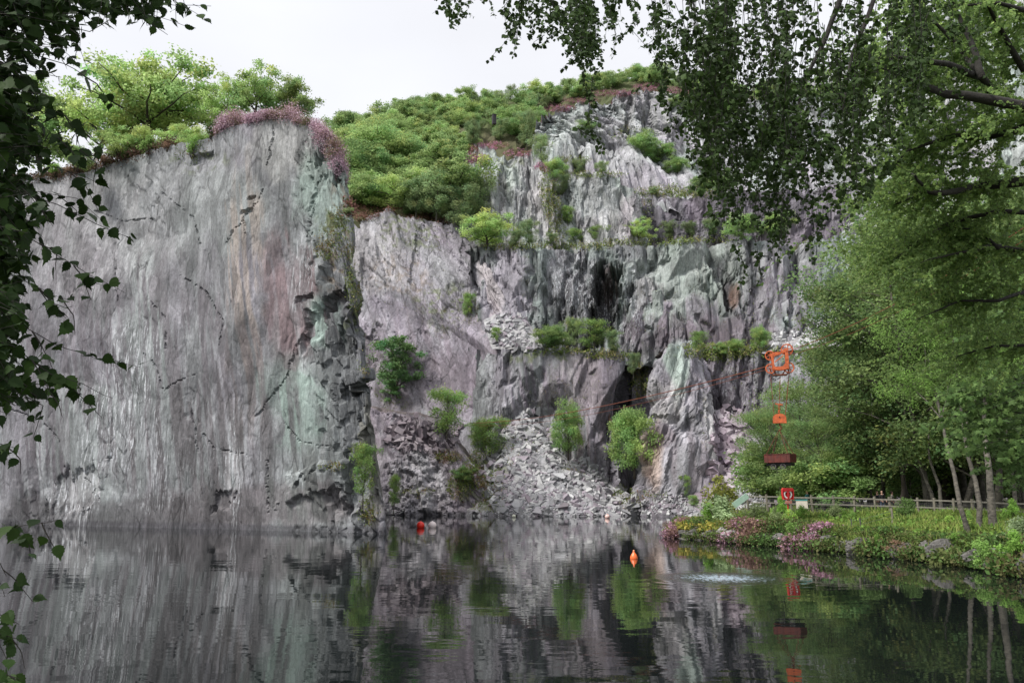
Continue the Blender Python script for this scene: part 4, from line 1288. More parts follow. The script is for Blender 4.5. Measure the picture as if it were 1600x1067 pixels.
# crown of the left wall
T('oakyellow', 226, 222, 172, 1.15, 'big spreading yellow-green oak on top of the left wall', D=99, var=0)
T('oakyellow', 262, 222, 130, 1.0, 'oak with a dark forked trunk right behind the big spreading oak', D=104, var=1)
T('oakyellow', 150, 240, 150, 1.0, 'oak left of the big spreading oak, half behind the near leaves', D=103, var=2)
T('oak', 60, 250, 150, 1.1, 'oak far left on the wall top, seen through the near birch leaves', D=106, var=1)
T('oak', -20, 262, 150, 1.2, 'oak at the left edge of the picture behind the near leaves', D=108, var=2)
T('oakyellow', 345, 205, 112, .75, 'slim oak with a pale straight trunk beside the heather', D=95, var=1)
T('oak', 396, 182, 102, .9, 'oak standing tallest behind the purple heather', D=93, var=0)
T('oak', 462, 176, 72, 1.15, 'small flat-topped oak at the right end of the wall top', D=92, var=2)
for i, (px, py, hp, lb) in enumerate([(180, 240, 52, 'bright low oak scrub under the big oak'), (225, 236, 56, 'bright low oak scrub at the foot of the big oak trunk'), (270, 226, 50, 'bright low oak scrub right of the big oak trunk'), (120, 255, 40, 'low green scrub on the wall top left of the oaks'), (310, 232, 48, 'leafy oak sapling hanging over the wall edge')]):
    T('oakyellow' if i != 3 else 'bushy', px, py, hp, 1.3, lb, 'low scrub on the left wall top', D=90 + (2 if i < 3 else 0), sink=.8)
for kind, px, py, wp, hp, lb in [('brown', 120, 262, 44, 26, 'dark brown heath bush on the wall top below the leftmost oaks'), ('brown', 165, 256, 40, 28, 'dark brown heath bush under the big spreading oak'), ('dark', 196, 250, 34, 24, 'dark green bush at the wall edge left of the bright scrub'),
        ('bright', 232, 240, 50, 30, 'bright green bush hanging over the wall edge under the big oak'), ('brown', 262, 236, 30, 20, 'brown bush at the wall edge right of the big oak'), ('bright', 300, 246, 36, 44, 'bright green shrub trailing down the wall face left of the heather'), ('dark', 330, 212, 30, 34, 'dark green bush between the slim oak and the heather'),
        ('green', 90, 262, 40, 24, 'green bush on the wall top behind the near leaves'), ('brown', 345, 200, 26, 24, 'brown bush at the left end of the heather'), ('dull', 545, 338, 26, 22, 'dull green bush where the leaning slab meets the left wall'), ('green', 590, 326, 28, 18, 'green bush on the crest of the leaning slab'), ('dark', 640, 338, 30, 22, 'dark green bush on the slab crest below the hill trees'), ('dull', 690, 345, 34, 24, 'dull green bush on the slab crest near the willowy trees')]:
    bush(kind, px, py, wp, hp, lb, 'bushes along the cliff tops')
# ledge trees: terrace above the long face
for a in [('birch', 705, 335, 74, 1.5, 'grey-green willowy tree on the slab edge above the ridge'), ('birch', 745, 350, 80, 1.4, 'grey-green willowy tree leaning over the top of the slab'), ('oak', 655, 335, 62, 1.3, 'dark green oak on the slab top left of the willowy trees'),
          ('oak', 770, 383, 64, 1.3, 'bright green tree at the left end of the terrace'), ('birch', 828, 388, 46, 1.5, 'small grey-green birch under the pale knob'), ('birch', 805, 388, 30, 1.7, 'low birch scrub at the foot of the pale knob'),
          ('sapling', 900, 382, 26, 1.8, 'low green scrub below the pale middle face, left one'), ('sapling', 935, 380, 30, 1.6, 'low green scrub below the pale middle face, right one'), ('oakyellow', 998, 376, 42, 1.1, 'rounded yellow-green tree on the terrace before the dark face'),
          ('birch', 1046, 376, 32, 1.5, 'pale-stemmed low birch on the terrace right of the rounded tree'), ('birch', 1080, 374, 30, 1.6, 'low birch on the terrace beneath the hanging leaves, left one'), ('birch', 1112, 374, 34, 1.5, 'low birch on the terrace beneath the hanging leaves, right one'),
          ('bushy', 1160, 372, 40, 1.4, 'green tree on the terrace behind the hanging leaves'), ('bushy', 1215, 370, 42, 1.4, 'green tree on the terrace at the foot of the tall right face'), ('birch', 860, 384, 22, 1.8, 'tiny birch scrub on the terrace edge below the knob')]:
    T(*a, group='trees along the terrace ledge')
for a in [('birch', 682, 352, 92, 1.5, 'large grey-green tree at the lower right end of the hillside wood'), ('birch', 722, 366, 76, 1.6, 'large grey-green tree above the ridge of the leaning slab'), ('oakyellow', 762, 386, 62, 1.3, 'yellow-green tree where the ridge meets the terrace'), ('birch', 650, 345, 70, 1.4, 'soft grey-green tree on the slab crest under the hill trees')]:
    T(*a, group='trees along the terrace ledge')
# upper levels
for a in [('birch', 823, 238, 68, 1.0, 'slender birch with a white trunk standing on the pale knob'), ('birch', 848, 262, 58, 1.2, 'grey-green birch in the gully right of the pale knob'), ('bushy', 868, 282, 40, 1.2, 'bushy tree in the gully beside the middle face'), ('birch', 738, 232, 40, 1.0, 'small birch among heather on the knob'),
          ('birch', 905, 272, 26, 1.9, 'grey-green scrub on the middle face top, left one'), ('birch', 940, 272, 24, 1.9, 'grey-green scrub on the middle face top, right one'), ('birch', 880, 310, 40, 1.2, 'thin birch in the gully below the bushy tree'), ('sapling', 888, 355, 36, 1.0, 'thin sapling in the gully left of the middle face'),
          ('bushy', 1000, 238, 34, 1.6, 'dull green tree on the diagonal ledge, uppermost'), ('bushy', 1030, 256, 34, 1.6, 'dull green tree on the diagonal ledge, middle'), ('bushy', 1060, 272, 30, 1.5, 'dull green tree on the diagonal ledge, lowest'),
          ('bushy', 915, 208, 22, 1.8, 'small dull bush-like tree high on the back face'), ('bushy', 1100, 300, 26, 1.8, 'green scrub above the dark face, left one'), ('bushy', 1130, 300, 30, 1.6, 'green scrub above the dark face, right one'), ('birch', 1020, 305, 14, 2.5, 'pale grassy scrub on the dark face edge'),
          ('bushy', 1060, 165, 20, 1.5, 'small shrub high on the back face right of the pale flutes')]:
    T(*a, group='small trees on the upper quarry levels')
# lower levels
for a in [('bushy', 862, 545, 40, 1.5, 'grey-green birch on the rock shelf beside the slab pile'), ('birch', 895, 548, 52, 1.3, 'grey-green birch at the middle of the rock shelf'), ('sapling', 930, 550, 50, 1.4, 'pale-trunked birch on the rock shelf'), ('birch', 958, 556, 42, 1.3, 'birch at the right end of the rock shelf'), ('birch', 996, 558, 30, 1.2, 'small birch beside the cleft top'),
          ('ash', 620, 622, 90, 1.05, 'green layered ash tree on the ledge beside the left wall'), ('ash', 615, 632, 36, 1.2, 'low green ash shoot below the layered ash'), ('sapling', 697, 697, 84, .95, 'bright green young tree with forked white stems on the flaky rock'),
          ('sapling', 765, 722, 66, 1.1, 'green young tree on the scree left edge'), ('sapling', 748, 710, 50, 1.0, 'small green tree between the forked tree and the scree'), ('bushy', 888, 716, 88, .55, 'narrow dark green tree against the purple face'), ('bushy', 992, 745, 106, .72, 'tall green tree in front of the dark cleft'),
          ('bushy', 985, 700, 60, .9, 'green tree low in the cleft behind the tall one'), ('birch', 990, 590, 40, 1.0, 'thin green birch high in the cleft'), ('sapling', 1092, 558, 42, .9, 'small green tree on the shelf right of the buttress'), ('bushy', 1128, 556, 24, 1.4, 'low green tree on the shelf, left of two'),
          ('bushy', 1150, 554, 28, 1.2, 'low green tree on the shelf, right of two'), ('bushy', 1190, 545, 40, .8, 'dark bush-like tree on the face above the carriage'), ('sapling', 730, 500, 44, .7, 'bright slim green tree on the leaning slab'), ('sapling', 775, 540, 30, .8, 'small green tree at the foot of the slab pile'),
          ('sapling', 1085, 795, 22, 1.0, 'tiny pale birch on the rock by the water'), ('bushy', 725, 752, 26, 1.4, 'rounded olive bush-like tree on the shore below the young trees'), ('sapling', 1072, 780, 36, .7, 'thin grey sapling before the buttress')]:
    T(*a, group='small trees around the lower quarry', D={992: 131.5, 985: 134, 990: 138, 888: 137.5}.get(a[1]))
T('sapling', 567, 795, 92, .62, 'yellow-green sapling growing from the foot of the left wall', D=72.6, back=-.2, sink=0)
T('sapling', 614, 800, 54, .55, 'thin green sapling just beyond the left wall corner', D=132)

# ------------------------------------------------------------------ heather and ledge plants
HEATH = [(.50, .37, .44), (.46, .31, .39), (.58, .43, .50), (.38, .26, .26), (.24, .17, .12), (.13, .15, .06)]
cover('heather', [(385, 178, 50, 16), (440, 170, 50, 12), (490, 182, 30, 18), (513, 212, 20, 36), (527, 250, 12, 30), (350, 192, 20, 10)], 12000, .15, HEATH, 'thick purple heather capping the left wall', 21, per=12, spread=1.6, lift=6.0, up=1.0, below=True, clump=.8)
HEATH2 = [(.40, .17, .27), (.36, .18, .25), (.28, .15, .15), (.2, .14, .08)]
cover('heather', [(870, 170, 30, 6), (905, 158, 30, 5), (960, 147, 40, 5), (1015, 137, 30, 6), (1060, 142, 30, 5), (1110, 144, 40, 4)], 1700, .3, HEATH2, 'bright magenta heather along the top of the back face', 22, per=7, spread=.7, lift=1.0)
cover('heather', [(725, 235, 22, 9), (770, 228, 26, 6), (810, 240, 24, 6), (745, 250, 20, 8), (850, 262, 14, 8)], 900, .3, HEATH2 + [(.15, .09, .05)], 'magenta heather on the pale knob', 23, per=7, spread=.7, lift=1.0)
cover('heather', [(570, 335, 26, 12), (610, 325, 24, 6), (660, 338, 30, 6), (560, 322, 20, 10), (700, 345, 26, 6)], 900, .3, [(.15, .08, .06), (.2, .1, .09), (.09, .09, .03), (.12, .07, .05)], 'brown heather along the top of the leaning slab', 24, per=7, spread=.8, lift=1.2)
cover('moorland_scrub', [(130, 252, 70, 16), (200, 244, 40, 12), (270, 228, 40, 10), (60, 272, 70, 14), (320, 218, 20, 12)], 3400, .2, [(.10, .06, .045), (.13, .08, .06), (.07, .08, .03), (.09, .05, .04)], 'brown heath and bilberry along the left wall top', 25, per=10, spread=1.6, lift=5.0, cat='scrub', below=True, clump=.5)
GR = [(.14, .19, .05), (.19, .22, .07), (.10, .15, .04), (.22, .20, .09)]
cover('ledge_grass', [(900, 386, 60, 5), (1000, 380, 70, 5), (1090, 376, 60, 5), (800, 386, 50, 6), (920, 274, 60, 5), (1080, 304, 60, 5), (1050, 300, 60, 10), (895, 252, 30, 8), (860, 300, 16, 40), (985, 210, 40, 12, .3), (885, 550, 60, 5), (950, 556, 40, 6), (1000, 596, 14, 30), (1120, 556, 50, 8), (1180, 550, 40, 8), (1010, 330, 10, 30, .4), (870, 350, 14, 40, .7), (1120, 545, 60, 8)],
      3800, .32, GR, 'grass and low growth along the quarry ledges', 26, per=6, spread=.8, lift=1.0, cat='grass')
cover('rock_plants', [(515, 385, 24, 26), (530, 345, 16, 20), (555, 450, 12, 40), (640, 420, 60, 70, .12), (700, 490, 50, 40, .3), (735, 480, 14, 30), (600, 560, 40, 60, .1), (620, 630, 26, 14), (600, 615, 16, 12), (575, 800, 12, 22), (300, 240, 26, 20, .4), (545, 400, 10, 60, .4), (670, 375, 40, 24, .3), (520, 730, 20, 5), (568, 578, 8, 8), (820, 420, 10, 50, .2),
      (1000, 620, 14, 60, .4), (860, 610, 40, 40, .15), (1060, 500, 120, 60, .05), (1200, 480, 40, 60, .12), (1145, 580, 60, 30, .15), (1100, 640, 8, 60, .3), (930, 600, 40, 50, .08), (870, 210, 40, 50, .1), (960, 190, 80, 40, .07), (760, 290, 50, 50, .1)],
      2600, .17, GR + [(.19, .14, .04), (.08, .13, .03)], 'moss, grass and small plants clinging to the rock faces', 27, per=6, spread=.9, lift=.8, cat='plants')
cover('scree_plants', [(745, 735, 22, 30), (770, 760, 22, 30, .8), (800, 700, 12, 30, .5), (720, 760, 20, 22), (765, 790, 26, 10, .5), (975, 775, 20, 14), (985, 790, 18, 10), (1010, 775, 30, 8, .4), (900, 735, 30, 10, .3), (840, 680, 30, 30, .1), (1180, 790, 40, 10, .3), (700, 715, 22, 10), (650, 770, 30, 8, .3)],
      2400, .22, GR + [(.17, .10, .06), (.10, .17, .03)], 'grass and brown bracken on the scree edges', 28, per=7, spread=.9, lift=1.2, cat='plants')

# ------------------------------------------------------------------ broken slate
def slab_shape(rng, L, Wd, Th):
    n = rng.integers(5, 8)
    a = np.sort(rng.uniform(0, 2 * math.pi, n) * .35 + np.linspace(0, 2 * math.pi, n, endpoint=False) * .8)
    p = np.stack([np.cos(a) * L / 2, np.sin(a) * Wd / 2], 1) * rng.uniform(.75, 1.15, (n, 1))
    k = rng.uniform(.7, .95)
    top = np.concatenate([p * k + rng.normal(0, .03, (n, 2)) * L, np.full((n, 1), Th / 2)], 1)
    top[:, 2] += rng.normal(0, Th * .12, n)
    bot = np.concatenate([p, np.full((n, 1), -Th / 2)], 1)
    V = np.concatenate([bot, top])
    f = [tuple(range(n - 1, -1, -1)), tuple(range(n, 2 * n))] + [(i, (i + 1) % n, (i + 1) % n + n, i + n) for i in range(n)]
    return V, f
def rot_for(rng, nrm, tilt=.35):
    n = Vector(nrm) + Vector(rng.normal(0, tilt, 3))
    q = n.normalized().to_track_quat('Z', 'Y').to_matrix() @ Matrix.Rotation(rng.uniform(0, 6.28), 3, 'Z')
    return np.array(q)
SLATES = np.array([(.27, .27, .285), (.33, .33, .34), (.22, .21, .23), (.23, .20, .23), (.38, .38, .385), (.19, .19, .20)])
def rubble(name, regions, n, smin, smax, label, seed, cols=SLATES, tilt=.35, thick=(.12, .4), minw=1.0, power=2.6, kind='stuff'):
    rng = np.random.default_rng(seed)
    Wt = np.array([r[2] * r[3] * (r[4] if len(r) > 4 else 1) for r in regions], float)
    Wt /= Wt.sum()
    VV, FF, CC = [], [], []
    off = 0
    for k in rng.choice(len(regions), n, p=Wt):
        px, py, rx, ry = regions[k][:4]
        a, r = rng.uniform(0, 6.28), rng.random() ** .5
        l, nn = hit(px + math.cos(a) * rx * r, py + math.sin(a) * ry * r)
        if l is None: continue
        s = smin + (smax - smin) * rng.random() ** power
        V, f = slab_shape(rng, s * rng.uniform(.9, 1.5), s * rng.uniform(.5, .9), s * rng.uniform(*thick))
        V = V @ rot_for(rng, nn if nn.z > 0 else -nn, tilt).T + np.array(l) + np.array([0, 0, s * .08])
        VV.append(V)
        FF += [tuple(i + off for i in q) for q in f]
        CC.append(np.broadcast_to(cols[rng.integers(len(cols))] * rng.uniform(.8, 1.25), V.shape))
        off += len(V)
    o = obj(name, make_mesh(name, np.concatenate(VV), FF, M_SLAB, np.concatenate(CC)))
    tag(o, label, 'rubble', None, kind)
    return o
rubble('slate_rubble', [(830, 700, 40, 60), (870, 760, 80, 44), (930, 785, 70, 22), (820, 775, 60, 32), (790, 740, 30, 40, .6), (960, 800, 40, 10)], 9500, .16, 2.4, 'loose slabs and chips of grey slate on the big scree fan', 31, tilt=.28, power=5.0, thick=(.1, .3))
rubble('slate_rubble', [(795, 515, 34, 28), (815, 540, 24, 10)], 420, .3, 1.9, 'slabs of slate heaped on the ledge beside the ridge', 32)
rubble('slate_rubble', [(1140, 680, 28, 45), (1150, 740, 40, 30), (1240, 770, 60, 25), (1120, 780, 30, 16)], 900, .5, 3.0, 'purple boulders and slabs right of the leaning buttress', 33, cols=np.array([(.30, .25, .29), (.24, .19, .23), (.34, .30, .33), (.20, .16, .19)]), thick=(.2, .5), tilt=.5)
rubble('slate_rubble', [(1250, 530, 55, 14), (1300, 512, 40, 14)], 500, .35, 1.6, 'pale rubble on the ramp below the tall right face', 34, cols=np.array([(.42, .42, .43), (.34, .34, .35), (.26, .25, .27)]))
rubble('slate_rubble', [(660, 680, 60, 28), (690, 665, 30, 20), (640, 665, 26, 16), (740, 740, 26, 16, .5)], 620, .5, 2.4, 'flaky tilted plates on the bedrock beyond the left wall', 35, cols=np.array([(.17, .14, .16), (.22, .19, .21), (.12, .10, .12)]), thick=(.08, .18), tilt=.2)
rubble('slate_rubble', [(1040, 785, 40, 12), (1010, 795, 30, 10), (1070, 800, 30, 8), (620, 798, 16, 5), (770, 803, 40, 4), (900, 806, 90, 4)], 500, .3, 1.3, 'slate stones at the far edge of the pool', 36)
def slate_thing(px, py, L, Wd, Th, col, label, seed, tilt=.2, name='slate_slab'):
    rng = np.random.default_rng(seed)
    l, nn = hit(px, py)
    V, f = slab_shape(rng, L, Wd, Th)
    V = V @ rot_for(rng, nn, tilt).T
    o = obj(name, make_mesh(name, V, f, M_SLAB, np.broadcast_to(np.array(col), V.shape)))
    o.location = l + Vector((0, -.1, Th * .6))
    tag(o, label, 'rock', 'large slabs lying on the big scree fan')
for i, a in enumerate([(872, 746, 3.2, 2.1, .5, (.42, .42, .44), 'largest pale grey slab in the middle of the big scree fan'), (842, 672, 2.8, .9, .4, (.36, .36, .37), 'long slab lying high on the scree fan'), (826, 702, 2.1, 1.3, .6, (.44, .43, .44), 'pale block on the upper left of the scree fan'),
                       (932, 798, 3.0, 1.0, .6, (.34, .33, .35), 'pale slab at the lower right foot of the scree'), (828, 786, 2.3, 1.2, .5, (.25, .21, .24), 'purple slab low on the left of the scree fan'), (880, 798, 2.4, 1.3, .9, (.17, .15, .165), 'dark slab standing at the waterline under the scree'),
                       (862, 765, 1.8, 1.0, .4, (.36, .35, .37), 'small pale slab just below the largest one'), (902, 775, 2.0, .9, .4, (.28, .24, .27), 'mauve slab right of the scree centre'), (788, 690, 2.2, 1.2, 1.0, (.46, .46, .47), 'white-grey block at the left edge of the scree top')]):
    slate_thing(*a, seed=400 + i)

# rounded outcrops at the water
def outcrop(loc, size, seed, label, col, name='boulder', amp=.18, paint=None):
    rng = np.random.default_rng(seed)
    n, m = 40, 26
    u = np.linspace(0, 2 * math.pi, n, endpoint=False)
    v = np.linspace(-.5 * math.pi, .5 * math.pi, m)
    U, Vv = np.meshgrid(u, v)
    d = np.stack([np.cos(U) * np.cos(Vv), np.sin(U) * np.cos(Vv), np.sin(Vv)], -1)
    r = np.ones(U.shape)
    for k in range(16):
        q = rnd_dirs(rng, 1)[0]
        lim = rng.uniform(.62, .92)
        dd = d @ q
        r = np.minimum(r, np.where(dd > .05, lim / np.maximum(dd, .05), 9))
    r = r * (1 + amp * (fbm(U * 1.5 + seed, Vv * 3, seed) - .5) + amp * .4 * (fbm(U * 6, Vv * 9, seed + 3) - .5))
    r[:, :] = np.where(np.abs(Vv) > 1.5, r.mean(), r)
    V = d * r[..., None] * np.array(size) * .5
    i = np.arange(m - 1)[:, None] * n
    j = np.arange(n)[None, :]
    fa = np.stack([i + j, i + (j + 1) % n, i + n + (j + 1) % n, i + n + j], -1).reshape(-1, 4)
    cn = fbm(U * 2 + seed, Vv * 4, seed + 5)[..., None]
    col = np.asarray(col) * (.75 + .5 * cn)
    o = obj(name, make_mesh(name, V.reshape(-1, 3), fa, M_ROCK, col.reshape(-1, 3)))
    o.location = loc
    tag(o, label, 'rock')
    return o

# winding house ruin on the hill and its beam
t = empty('stone_tower', tuple(P(772, 192, 214)), .4)
t.scale = (.5, .5, .4)
tag(t, 'small dark stone tower with a beam on the wooded hill', 'tower')
m = MB(); m.box((0, 0, 2.2), (2.0, 2.0, 7.0), bevel=.1); m.box((0, 0, 5.85), (2.3, 2.3, .3), bevel=.05)
m_dark = plain('dark weathered stone', (.05, .045, .055), .9, 0, .5, 3, .05)
m.build('wall', m_dark, t)
m = MB(); m.box((1.6, 0, 3.6), (2.4, .35, .35)); m.tube([(1.0, 0, 2.0), (2.4, 0, 3.5)], .12, 5)
m.build('beam', m_dark, t)
# ------------------------------------------------------------------ plants and trees of the right bank
BANKPX = [(1042, 67.5), (1075, 65), (1108, 63.2), (1155, 59.5), (1225, 55.5), (1300, 51), (1375, 47.5), (1440, 44.5), (1515, 41), (1565, 38), (1600, 36), (1640, 34.5)]
EDGE = [Pz(a, b_, 0)[:2] for a, b_ in BANKPX]
def edge_point(t):
    """a point along the water edge, t in 0..1, with the inland normal"""
    d = [0]
    for i in range(1, len(EDGE)): d.append(d[-1] + np.linalg.norm(EDGE[i] - EDGE[i - 1]))
    s_ = t * d[-1]
    for i in range(1, len(EDGE)):
        if s_ <= d[i]:
            f_ = (s_ - d[i - 1]) / (d[i] - d[i - 1])
            p = EDGE[i - 1] * (1 - f_) + EDGE[i] * f_
            tn = (EDGE[i] - EDGE[i - 1]) / (d[i] - d[i - 1])
            return p, np.array([-tn[1], tn[0]])
    return EDGE[-1], np.array([0, 1.0])
def strip(lo, hi, t0=0., t1=1.):
    def f_(rng):
        p, n_ = edge_point(rng.uniform(t0, t1))
        q = p + n_ * rng.uniform(lo, hi)
        return q[0], q[1], 1.0
    return f_
GRASS = [(.13, .19, .04), (.16, .22, .05), (.20, .23, .07), (.11, .17, .04), (.15, .20, .05)]
cover_xy('grass', strip(.2, 20), 11000, .42, GRASS, 'rough green grass and weeds covering the bank in front of the fence', 51, per=7)
cover_xy('weeds', strip(1.0, 15), 3600, .2, [(.12, .22, .04), (.09, .16, .035), (.18, .25, .05), (.14, .24, .05)], 'leafy low weeds among the grass of the bank', 52, per=9, shape=RHOMB, spread=1.1, lift=2.0)
cover_xy('moss', strip(.1, 2.8, 0, .22), 1500, .25, [(.28, .30, .05), (.30, .26, .06), (.24, .28, .05)], 'yellow-green moss and bilberry on the tip of the bank', 53, per=8, shape=RHOMB, spread=.8, lift=1.2)
HB = [(.34, .18, .24), (.42, .25, .33), (.20, .12, .11), (.26, .16, .13), (.12, .10, .05)]
def heath_pts(rng):
    t0, t1 = [(0, .04), (.17, .24), (.27, .32), (.40, .47)][rng.integers(4)]
    p, n_ = edge_point(rng.uniform(t0, t1))
    q = p + n_ * rng.uniform(-.45, 1.3)
    return q[0], q[1], 1.0
cover_xy('heather', heath_pts, 3600, .13, HB, 'pink heather hanging over the rocky edge of the bank', 54, per=15, shape=RHOMB, spread=1.2, lift=4.0, zmin=-9)
cover_xy('bracken', strip(-.5, 1.6, .08, 1.0), 6500, .15, [(.10, .15, .04), (.11, .13, .045), (.08, .13, .035), (.10, .10, .04), (.08, .15, .04), (.06, .09, .03)], 'dull bracken and dead stems along the darker end of the bank', 55, per=10, shape=RHOMB, spread=1.2, lift=3.6, zmin=-9)
# stones of the bank edge
rngE = np.random.default_rng(77)
edge_words = ['at the very tip of the bank', 'beside the tip of the bank', 'under the yellow moss', 'under the yellow moss, right of the last', 'left of the first pink heather', 'under the first pink heather', 'below the heather, pale faced', 'between two heather clumps', 'under the second heather clump', 'left of the green shrub over the water', 'right of the green shrub over the water',
              'below the heather near the lifebuoy', 'right of the third heather clump', 'under the brown stems', 'pale and upright beside a dark hollow', 'right of the pale upright stone', 'below the bracken', 'below the bracken, farther right', 'where the bank turns dark', 'at the dark end of the bank', 'left of the green shrubs at the right', 'under the green shrubs at the right', 'at the right border of the picture']
for i, wd_ in enumerate(edge_words):
    t_ = (i + .4) / len(edge_words)
    p, n_ = edge_point(t_)
    g = .24 if i in (4, 5, 6, 14) else .12
    outcrop((p[0] + n_[0] * .35, p[1] + n_[1] * .35, .28 + .1 * (i % 3)), (rngE.uniform(1.3, 2.6), rngE.uniform(.8, 1.3), rngE.uniform(.8, 1.5)), 200 + i, 'grey slate boulder ' + wd_, (g, g * .95, g * .9), amp=.3)['group'] = 'boulders along the edge of the bank'
# shrubs
def bank_bush(kind, px, py, wpx, hpx, label, D, group='shrubs on the bank', cat=None, name='bush'):
    p = P(px, py, D)
    z = ground_z(p[0], p[1])
    pz = Pz(px, D, max(z, .0))
    o = bush(kind, px, py, wpx, hpx, label, group, name=name, D=D, cat=cat)
    o.location = (pz[0], pz[1], max(z - .1, -.05))
    return o
for a in [('golden', 1132, 800, 80, 72, 'tall dark golden-green conifer-like bush near the tip of the bank', 72), ('dark', 1118, 800, 50, 52, 'dark green lower bush left of the golden-green bush', 71), ('silver', 1128, 815, 86, 46, 'pale leaved shrub with white tips in front of the golden-green bush', 66),
          ('green', 1108, 812, 50, 34, 'green shrub at the left foot of the pale leaved shrub', 67), ('bright', 1242, 846, 50, 44, 'bright green shrub hanging over the water between the heather clumps', 54.3), ('green', 1222, 800, 40, 44, 'tall leafy weeds around the lifebuoy post', 63), ('green', 1250, 800, 30, 30, 'green weeds right of the lifebuoy post', 62), ('fern', 1234, 808, 36, 30, 'leafy weeds hiding the foot of the lifebuoy post', 60), ('dull', 1214, 806, 30, 34, 'dull leafy weeds just left of the lifebuoy', 61),
          ('dull', 1306, 806, 26, 34, 'grey-green young willow in front of the fence', 61), ('dark', 1418, 820, 44, 46, 'dark twiggy bush in front of the fence', 55), ('bright', 1334, 812, 26, 16, 'bright green tuft-like shrub below the fence', 60), ('fern', 1486, 815, 34, 22, 'yellow-green fern by the tree trunks', 51),
          ('green', 1372, 872, 26, 36, 'small dark shrub in the hollow of the bank edge', 47.3), ('bright', 1545, 890, 64, 60, 'big bright green shrub at the water near the right border', 38.5), ('green', 1590, 900, 70, 60, 'green shrub at the right border above the water', 36.5), ('silver', 1592, 870, 60, 44, 'pale leaved shrub at the right border', 40),
          ('green', 1500, 862, 50, 22, 'low green shrub on the bank left of the bright shrub', 43), ('dark', 1440, 872, 60, 26, 'dark trailing ivy-like shrub on the bank edge', 44.5), ('bright', 1515, 808, 22, 20, 'bright green plant between the trunks', 52), ('golden', 1285, 838, 40, 18, 'yellow-green low shrub above the heather', 55), ('brown', 1400, 858, 50, 26, 'brown twiggy shrub on the bank edge', 46.2),
          ('dull', 1180, 805, 40, 30, 'dull green tall grass clump left of the lifebuoy', 66), ('brown', 1046, 836, 26, 28, 'rusty pink shrub at the tip of the bank', 68.3), ('green', 1585, 812, 40, 40, 'dark green shrub by the fence at the right border', 50), ('bright', 1560, 845, 40, 16, 'bright low shrub below the three trunks', 45)]:
    bank_bush(*a)

# ------------------------------------------------------------------ the wood beyond the path
WOODG = 'birches of the wood behind the fence'
rngW = np.random.default_rng(5)
wood_list = [  # px, D, height m, label
    (1198, 84, 10, 'palest green birch at the left end of the wood, nearest the rubble'), (1225, 80, 10, 'slender birch just left of the hanging wagon'), (1266, 82, 13, 'grey-green birch right of the hanging wagon'), (1306, 76, 14.5, 'rounded birch that stands clear against the grey rubble ramp'),
    (1378, 80, 20, 'tall birch at the left shoulder of the wood'), (1362, 70, 16.5, 'grey-green birch behind the people on the path'), (1442, 82, 26, 'tall birch rising above the people on the path'), (1420, 68, 19, 'birch just right of the people on the path'), (1478, 80, 28, 'tallest birch in the middle of the wood'),
    (1452, 64, 21, 'birch with several leaning stems right of the people'), (1510, 74, 27, 'tall birch behind the leaning stems'), (1505, 62, 20, 'birch close behind the three trunks'), (1532, 72, 28, 'tall dark birch deep behind the three trunks'), (1560, 60, 21, 'birch right of the three trunks behind the fence'),
    (1590, 68, 27, 'tall birch at the right border of the wood'), (1625, 58, 22, 'birch cut by the right border of the picture'), (1245, 96, 12, 'far birch seen below the hanging wagon'), (1358, 95, 20, 'far birch deep in the left part of the wood'), (1470, 98, 30, 'far tall birch deep in the middle of the wood'), (1500, 94, 31, 'far tall birch deep in the right part of the wood'), (1590, 90, 31, 'far tall birch at the deep right end of the wood')]
for i, (px, D, Hm, lb) in enumerate(wood_list):
    p = Pz(px, D, 2.0)
    g = drop(p[0], p[1]) 
    place_tree('wood', i % 4, (p[0], p[1], (g.z if g is not None and g.z < 6 else 2.0) - .2), Hm, lb, group=WOODG, wide=rngW.uniform(1.0, 1.25), rng=rngW, tilt=rngW.normal(0, .09))
# understorey that closes the wood
for i, (px, D, Hm, lb) in enumerate([(1275, 72, 5, 'low leafy tree behind the left part of the fence'), (1310, 70, 5.5, 'low leafy tree left of the people'), (1345, 88, 6, 'dark understorey tree deep behind the people'), (1385, 90, 7, 'dark understorey tree behind the path'), (1430, 84, 7, 'dark understorey tree right of the people'), (1470, 86, 7, 'dark understorey tree behind the leaning stems'),
                                     (1515, 82, 7, 'dark understorey tree behind the three trunks'), (1560, 80, 8, 'dark understorey tree at the right of the wood'), (1605, 76, 8, 'dark understorey tree at the right border'), (1210, 86, 7, 'low bright tree under the hanging wagon'), (1240, 88, 6, 'low tree behind the lifebuoy')]):
    p = Pz(px, D, 2.0)
    place_tree('bushy', i % 3, (p[0], p[1], 1.8), Hm, lb, group='understorey trees of the wood', wide=1.5, rng=rngW)

for i, (px, D, Hm, lb) in enumerate([(1284, 71, 8, 'low-branched birch right of the lifebuoy, its leaves nearly reaching the fence'), (1322, 72, 9, 'low-branched birch left of the people, its leaves nearly reaching the fence'), (1352, 74, 8, 'low-branched birch just left of the bald person'), (1425, 72, 9, 'low-branched birch right of the people, its leaves nearly reaching the fence'), (1600, 64, 9, 'low-branched birch behind the fence at the right border')]):
    p = Pz(px, D, 2.0)
    place_tree('wood', (i + 1) % 4, (p[0], p[1], 1.8), Hm, lb, group=WOODG, wide=1.35, rng=rngW)
